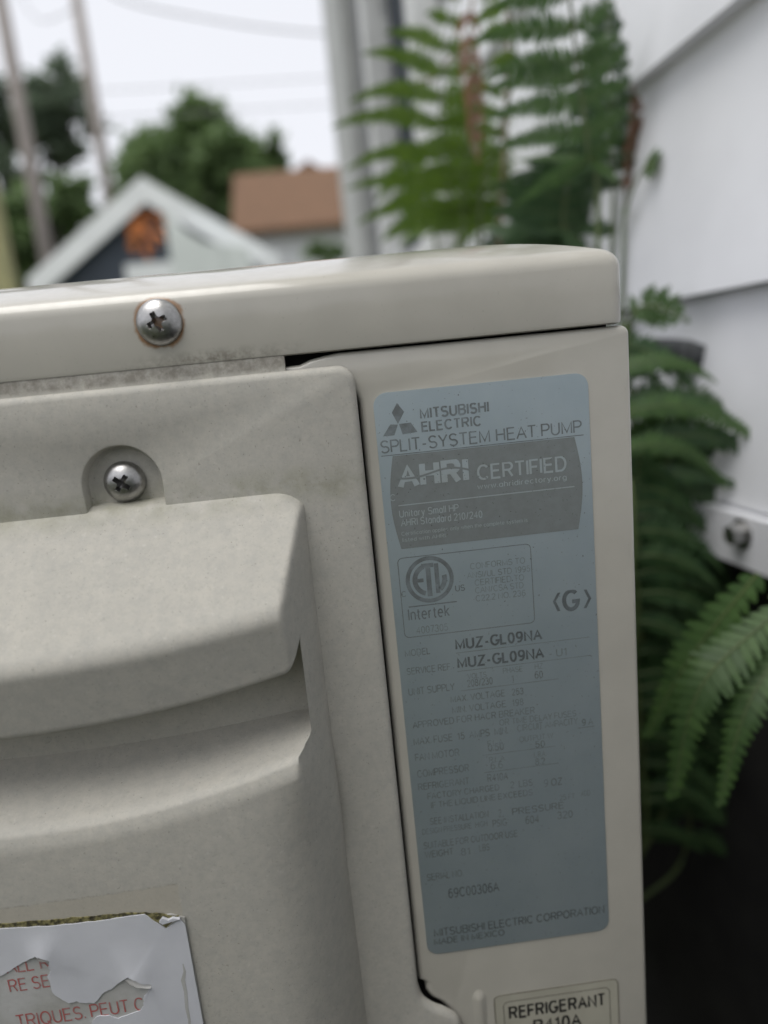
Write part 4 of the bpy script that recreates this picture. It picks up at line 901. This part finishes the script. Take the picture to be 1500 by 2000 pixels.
frond(fc_, [crown(fc_, 0.02, 0.04, 0), (0.06, 0.28, 0.5), fpt(1320, 1500, 0.43), fpt(1330, 1350, 0.43), fpt(1335, 1220, 0.43), fpt(1330, 1120, 0.42)], RIGHT, 0.05, 0.012, 0.011, M['fern_dark'], t0=0.40, droop=1.3, np2=18, fwd=0.2)
frond(fc_, [crown(fc_, 0.0, 0.06, 0), (0.02, 0.26, 0.5), fpt(1215, 760, 0.44), fpt(1222, 650, 0.44), fpt(1250, 600, 0.43), fpt(1300, 605, 0.42), fpt(1345, 628, 0.405)], Vector((0.2, -0.2, 1)), 0.013, 0.006, 0.006, M['fern_near'], t0=0.62, droop=0.4, np2=7)
for q_, (x_, top_, dep_) in enumerate(((1240, 880, 0.39), (1300, 960, 0.42), (1245, 1080, 0.40), (1310, 1150, 0.43), (1260, 1250, 0.41), (1340, 1260, 0.44))):
    frond(fc_, [crown(fc_, 0.004 * q_ - 0.01, 0.01 * q_, 0), (0.02 + 0.008 * q_, 0.2 + 0.01 * q_, 0.45), fpt(x_ - 8, top_ + 420, dep_), fpt(x_ - 4, top_ + 220, dep_), fpt(x_, top_ + 80, dep_), fpt(x_ + 12, top_, dep_ - 0.01)], RIGHT, 0.058 - 0.004 * (q_ % 2), 0.0105, 0.010, M['fern_dark'], t0=0.44, droop=1.3, np2=19, fwd=0.25)
frond(fc_, [crown(fc_, 0.0, 0.04, 0), (0.02, 0.24, 0.5), fpt(1205, 760, 0.40), fpt(1212, 690, 0.40), fpt(1225, 650, 0.40)], RIGHT, 0.05, 0.011, 0.009, M['fern_dark'], t0=0.72, droop=1.2, np2=18, sides=(1,), fwd=0.2)
# D: near fern, leaning in from beside the unit
fd_ = fern(0.105, -0.02, 'light green fern with long hanging leaflets by the sill bolt')
mb, sb = MB(), MB()
dpath = spline([crown(fd_, 0, 0, 0), Vector((0.125, -0.01, 0.45)), fpt(1640, 1330, 0.265), fpt(1560, 1210, 0.262), fpt(1530, 1185, 0.262), fpt(1505, 1165, 0.262)], 60)
sb.tube(dpath, [0.0022 * (1 - 0.6 * i / 60) for i in range(61)], 6)
def near_pinna(a, b, c, w, n):
    q = spline([a, b, c], n)
    for i in range(n):
        t = (i + 0.5) / n; d = (q[i + 1] - q[i]).normalized(); vw = (CAM - q[i]).normalized()
        nn = (vw + Vector((0, 0, 0.7))).normalized(); nn = (nn - d * nn.dot(d)).normalized(); side = d.cross(nn).normalized()
        prof = min(1, 0.5 + 1.6 * t) * (1 - max(0, t - 0.35) / 0.65 * 0.78) ** 1.0
        step = (q[i + 1] - q[i]).length
        for sg in (-1, 1):
            dd = (side * sg + d * 0.50 - nn * 0.15 + Vector((random.uniform(-1, 1), random.uniform(-1, 1), random.uniform(-1, 1))) * 0.08).normalized()
            leaflet(mb, q[i].lerp(q[i + 1], 0.5 + 0.2 * sg), dd, (nn + side * sg * 0.1).normalized(), w * prof * random.uniform(0.92, 1.08), step * 0.43)
    sb.tube(q, [0.0007 * (1 - 0.7 * i / n) for i in range(n + 1)], 5, False)
near_pinna(fpt(1530, 1185, 0.262), fpt(1370, 1340, 0.255), fpt(1312, 1560, 0.25), 0.0125, 22)
near_pinna(fpt(1560, 1215, 0.262), fpt(1460, 1380, 0.250), fpt(1405, 1575, 0.245), 0.0095, 22)
near_pinna(fpt(1480, 1120, 0.275), fpt(1345, 1290, 0.285), fpt(1262, 1440, 0.29), 0.012, 18)
near_pinna(fpt(1590, 1260, 0.262), fpt(1560, 1430, 0.25), fpt(1520, 1600, 0.24), 0.0095, 18)
near_pinna(fpt(1600, 1270, 0.262), fpt(1640, 1400, 0.26), fpt(1660, 1560, 0.25), 0.0095, 18)
o = mb.build('frond', M['fern_near'], fd_); sb.build('stalk', M['stem'], o)
# twig across the window
tw = MB(); tw.tube(spline([(0.045, 0.95, 0.012), (0.05, 0.9, 0.7), fpt(985, 330, 0.86), fpt(900, 120, 0.84), fpt(850, 152, 0.84), fpt(800, 165, 0.84), fpt(775, 175, 0.84), fpt(745, 185, 0.85), fpt(735, 172, 0.85)], 60), [0.003 - 0.0024 * i / 60 for i in range(61)], 6)
tag(tw.build('dry_twig', M['twig']), 'thin dry brown twig reaching across the window casing', 'twig')

# ------------------------------------------------------------------ background: garage, shed, brown roofed house
def rake(mb, A, B, width, Y0, th):
    A, B = Vector(A), Vector(B); d = (B - A).normalized(); n = Vector((-d.z, 0, d.x)); n = n if n.z < 0 else -n
    mb.prism([(A.x, Y0, A.z), (B.x, Y0, B.z), (B.x + n.x * width, Y0, B.z + n.z * width), (A.x + n.x * width, Y0, A.z + n.z * width)], (0, th, 0))
GY = 14.0
gp, gl_, gr = at(275, 345, GY), at(52, 545, GY), at(275, 345, GY); slope = (gp.z - gl_.z) / (gp.x - gl_.x)
gr = Vector((2 * gp.x - gl_.x, GY, gl_.z))
gar = empty('garage', (gp.x, GY + 2, 0)); tag(gar, 'slate blue garage with broad white gable trim', 'garage')
m_ = MB(); inx = 0.35
m_.prism([(gl_.x + inx, GY + 0.25, 0), (gr.x - inx, GY + 0.25, 0), (gr.x - inx, GY + 0.25, gl_.z + inx * slope - 0.15), (gp.x, GY + 0.25, gp.z - 0.18), (gl_.x + inx, GY + 0.25, gl_.z + inx * slope - 0.15)], (0, 5.5, 0)); m_.build('wall', M['slate'], gar)
tv = 0.44
for s_, e_ in ((gl_, gp), (gr, gp)):
    m_ = MB(); m_.prism([(s_.x, GY, s_.z), (e_.x, GY, e_.z + 0.01), (e_.x, GY, e_.z - tv), (s_.x, GY, s_.z - tv)], (0, 0.079, 0)); m_.build('gable_trim', M['white'], gar)
    m_ = MB()
    m_.hexa([(s_.x, GY + 0.08, s_.z - 0.08), (e_.x, GY + 0.08, e_.z - 0.08), (e_.x, GY + 6, e_.z - 0.08), (s_.x, GY + 6, s_.z - 0.08)], [(s_.x, GY + 0.08, s_.z), (e_.x, GY + 0.08, e_.z), (e_.x, GY + 6, e_.z), (s_.x, GY + 6, s_.z)])
    m_.build('roof', M['roof_grey'], gar)
a, b = at(238, 515, GY), at(345, 545, GY)
m_ = MB(); m_.box(a.x, b.x, GY + 0.16, GY + 0.249, 0.05, a.z); m_.build('door', M['white'], gar)
# orange ornament under the gable
oc = at(272, 440, GY + 0.1); orn = MB()
for i in range(40):
    an = random.uniform(0, 2 * math.pi); rr3 = random.uniform(0.0, 0.42)
    c = Vector((oc.x + math.cos(an) * rr3, GY + 0.16 + random.uniform(-0.05, 0.05), oc.z + math.sin(an) * rr3 * 1.15))
    an2 = an + random.uniform(-0.6, 0.6); dv = Vector((math.cos(an2), random.uniform(-0.3, 0.3), math.sin(an2))); sv = Vector((-math.sin(an2), 0.2, math.cos(an2)))
    L5 = random.uniform(0.14, 0.25)
    orn.prism([c - dv * L5 * 0.5, c + sv * L5 * 0.32, c + dv * L5 * 0.9, c - sv * L5 * 0.32], (0, 0.012, 0))
tag(orn.build('leaf_ornament', M['orange']), 'rust orange leafy ornament hung under the white gable peak', 'ornament')
# pale shed with a sloping top
SY = 12.6
sh = empty('garden_shed', (at(400, 480, SY).x, SY + 0.8, 0)); tag(sh, 'pale lean-to shed standing before the slate blue garage', 'shed')
pa, pb_, pc_, pd_ = at(318, 404, SY), at(352, 446, SY), at(398, 472, SY), at(482, 482, SY)
def down(p): return (p.x, p.y, 0)
for p_, q_ in ((pa, pb_), (pb_, pc_), (pc_, at(433, 478, SY)), (at(434.5, 478, SY), pd_)):
    m_ = MB(); m_.prism([down(p_), (q_.x - 0.002, SY, 0), (q_.x - 0.002, SY, q_.z), tuple(p_)], (0, 0.06, 0)); m_.build('wall_board', M['pale'], sh)
m_ = MB(); m_.prism([(pa.x + 0.02, SY + 0.06, 0), (pd_.x - 0.02, SY + 0.06, 0), (pd_.x - 0.02, SY + 0.06, pd_.z - 0.03), (pc_.x, SY + 0.06, pc_.z - 0.03), (pb_.x, SY + 0.06, pb_.z - 0.03), (pa.x + 0.02, SY + 0.06, pa.z - 0.03)], (0, 1.2, 0)); m_.build('shed_body', M['pale'], sh)
# brown roofed house
BY = 16.5
bh = empty('brown_roofed_house', (at(560, 460, BY).x, BY + 3, 0)); tag(bh, 'white low house with plain brown shingle roof', 'house')
e0, e1 = at(462, 458, BY), at(700, 440, BY)
zr = at(455, 350, BY + 2.0).z; ze = (e0.z + e1.z) / 2
rx0_, rx1_ = at(455, 400, BY + 1).x, e1.x
m_ = MB(); m_.hexa([(rx0_, BY, ze), (rx1_, BY, ze), (rx1_, BY + 2.0, zr), (rx0_, BY + 2.0, zr)], [(rx0_, BY, ze + 0.1), (rx1_, BY, ze + 0.1), (rx1_, BY + 2.0, zr + 0.1), (rx0_, BY + 2.0, zr + 0.1)]); rf = m_.build('roof', M['shingle'], bh)
m_ = MB(); m_.hexa([(rx0_, BY + 2.01, zr), (rx1_, BY + 2.01, zr), (rx1_, BY + 5.0, ze), (rx0_, BY + 5.0, ze)], [(rx0_, BY + 2.01, zr + 0.1), (rx1_, BY + 2.01, zr + 0.1), (rx1_, BY + 5.0, ze + 0.1), (rx0_, BY + 5.0, ze + 0.1)]); m_.build('roof', M['shingle'], bh)
m_ = MB(); m_.box(rx0_ - 0.6, rx1_ - 0.1, BY + 0.35, BY + 4.7, 0, ze + 0.05); m_.build('wall', M['white'], bh)
ca = at(602, 325, BY + 3)
m_ = MB(); m_.prism([(ca.x - 0.32, BY + 2.6, ze), (ca.x + 0.30, BY + 2.6, ze), (ca.x + 0.30, BY + 2.6, ca.z - 0.15), (ca.x, BY + 2.6, ca.z + 0.06), (ca.x - 0.32, BY + 2.6, ca.z - 0.15)], (0, 0.6, 0)); m_.build('dormer', M['shingle'], bh)
# utility poles and cables
poles = []
for px, py, Y, rad, lab in ((50, 270, 16.5, 0.15, 'thick brown utility pole before the dark tree'), (181, 190, 20.5, 0.16, 'slim grey brown utility pole rising behind the garage gable')):
    p = at(px, py, Y); e = empty('utility_pole', (p.x, Y, 0)); tag(e, lab, 'utility pole', 'utility poles behind the garage')
    m_ = MB(); m_.tube([(p.x, Y, 0), (p.x, Y, 6), (p.x, Y, 14)], [rad * 1.1, rad, rad * 0.8], 12); m_.build('shaft', M['pole'], e, True)
    m_ = MB(); m_.box(p.x - 1.0, p.x + 1.0, Y - 0.05 - rad, Y + 0.05 - rad, 13.3, 13.42); m_.build('crossarm', M['pole'], e)
    poles.append(p)
for pts, Y, lab in (([(20, -40), (75, 38), (140, 20), (150, 8)], 12.0, 'slack grey cable looped between the two utility poles'),
                    ([(160, -60), (240, 0), (400, 36), (540, 57), (700, 70)], 13.0, 'thick grey cable sagging from the slim pole toward the house'),
                    ([(170, 178), (300, 172), (450, 163), (700, 148)], 13.2, 'thin cable running above the round tree'),
                    ([(185, 232), (300, 226), (470, 215), (700, 200)], 13.1, 'lowest thin cable just above the round tree crown')):
    m_ = MB(); m_.tube(spline([at(a, b, Y) for a, b in pts], 24), 0.016 if 'thick' in lab else 0.009, 6); tag(m_.build('overhead_cable', M['wire'], None, True), lab, 'cable', 'overhead cables')
# yellowish post at the left
pp = at(8, 470, 3.2); m_ = MB(); m_.prism([(pp.x - 0.09, 3.2, 0), (pp.x - 0.012, 3.2, 0), (pp.x - 0.012, 3.2, at(4, 385, 3.2).z), (pp.x - 0.02, 3.2, at(0, 350, 3.2).z + 0.02), (pp.x - 0.09, 3.2, at(0, 350, 3.2).z - 0.03)], (0, 0.09, 0))
tag(m_.build('fence_post', M['yellow']), 'weathered yellow green wooden post with pointed top', 'post')

# ------------------------------------------------------------------ trees
def tree(name, label, matl, blobs, Y, base_px, trunk_r, n, leaf, group='trees behind the garage'):
    bx = at(base_px, 480, Y).x
    e = empty(name, (bx, Y, 0)); tag(e, label, 'tree', group)
    mb = MB(); tops = []
    tot = sum(r * r for _, _, r in blobs)
    for px, py, rpx in blobs:
        c = at(px, py, Y + random.uniform(-0.8, 0.8)); r = rpx * (Y - CAM.y) / F; tops.append((c, r))
        subs = []
        for i in range(int(8 + rpx / 5)):
            v = Vector((random.gauss(0, 1), random.gauss(0, 1), random.gauss(0, 1))).normalized() * r * random.uniform(0.45, 0.95)
            subs.append((c + v, r * random.uniform(0.16, 0.36)))
        for i in range(int(n * rpx * rpx / tot)):
            s, q = random.choice(subs)
            p = s + Vector((random.gauss(0, 1), random.gauss(0, 1), random.gauss(0, 1))) * q * 0.55
            a = Vector((random.gauss(0, 1), random.gauss(0, 1), random.gauss(0, 0.6))).normalized(); b = a.cross(Vector((random.gauss(0, 1), random.gauss(0, 1), random.gauss(0, 1)))).normalized()
            L = leaf * random.uniform(0.6, 1.3); mb.add([p - a * L, p + b * L * 0.5, p + a * L, p - b * L * 0.5], [(0, 1, 2, 3)])
    tm = MB(); top = max(t[0].z for t in tops)
    tm.tube([(bx, Y, 0), (bx + 0.1, Y, top * 0.4), (bx, Y, top * 0.75)], [trunk_r, trunk_r * 0.75, trunk_r * 0.4], 9)
    for c, r in tops: tm.tube([(bx, Y, top * 0.35), ((bx + c.x) / 2, (Y + c.y) / 2, (top * 0.45 + c.z) / 2), tuple(c)], [trunk_r * 0.45, trunk_r * 0.3, trunk_r * 0.1], 6)
    tm.build('trunk', M['bark'], e, True); mb.build('crown', matl, e)
tree('leafy_tree', 'round topped green tree behind the slate blue garage', M['tree_a'], [(400, 300, 90), (330, 370, 90), (470, 340, 80), (280, 330, 50), (400, 235, 38), (520, 320, 45), (420, 420, 90), (545, 340, 30), (250, 370, 40)], 21, 400, 0.3, 15000, 0.17)
tree('leafy_tree', 'dark loose tree behind the thick utility pole', M['tree_b'], [(120, 160, 55), (60, 210, 60), (150, 240, 55), (20, 250, 50), (100, 280, 50), (-60, 200, 70), (20, 330, 40)], 24, 30, 0.32, 7000, 0.16)
tree('leafy_tree', 'small bushy tree between the poles beside the garage', M['tree_a'], [(120, 390, 50), (150, 430, 45), (60, 430, 55), (20, 470, 60), (110, 480, 60), (-40, 430, 60)], 19, 60, 0.2, 6000, 0.15)
# small shrub at the foot of the white house
tree('leafy_shrub', 'pale green shrub before the white house wall', M['tree_a'], [(620, 490, 22), (655, 495, 20)], 9.5, 635, 0.02, 900, 0.05, None)
# unseen hedge added behind the camera to darken the lower end panel
hd = empty('added_hedge', (-0.25, -1.05, 0)); tag(hd, 'added unseen dark green hedge that darkens the lower end panel', 'hedge')
mb = MB()
for i in range(16000):
    u, v, w = random.random(), random.random(), random.random()
    k = random.randrange(3)
    x = -1.75 + 2.75 * u; y = -1.25 + 0.7 * v; z = 0.97 * w
    if k == 0: y = -0.55 + random.gauss(0, 0.02)
    elif k == 1: z = 0.97 + random.gauss(0, 0.02)
    p = Vector((x, y, z)); a = Vector((random.gauss(0, 1), random.gauss(0, 1), random.gauss(0, 1))).normalized(); b = a.orthogonal().normalized()
    L = random.uniform(0.014, 0.026); mb.add([p - a * L, p + b * L * 0.55, p + a * L, p - b * L * 0.55], [(0, 1, 2, 3)])
mb.build('foliage', M['hedge'], hd)
sm = MB()
for i in range(9): x = -1.6 + 0.3 * i; sm.tube([(x, -1.1, 0), (x + 0.05, -1.08, 0.4), (x - 0.04, -1.1, 0.85)], [0.015, 0.011, 0.005], 6)
sm.build('stems', M['bark'], hd)
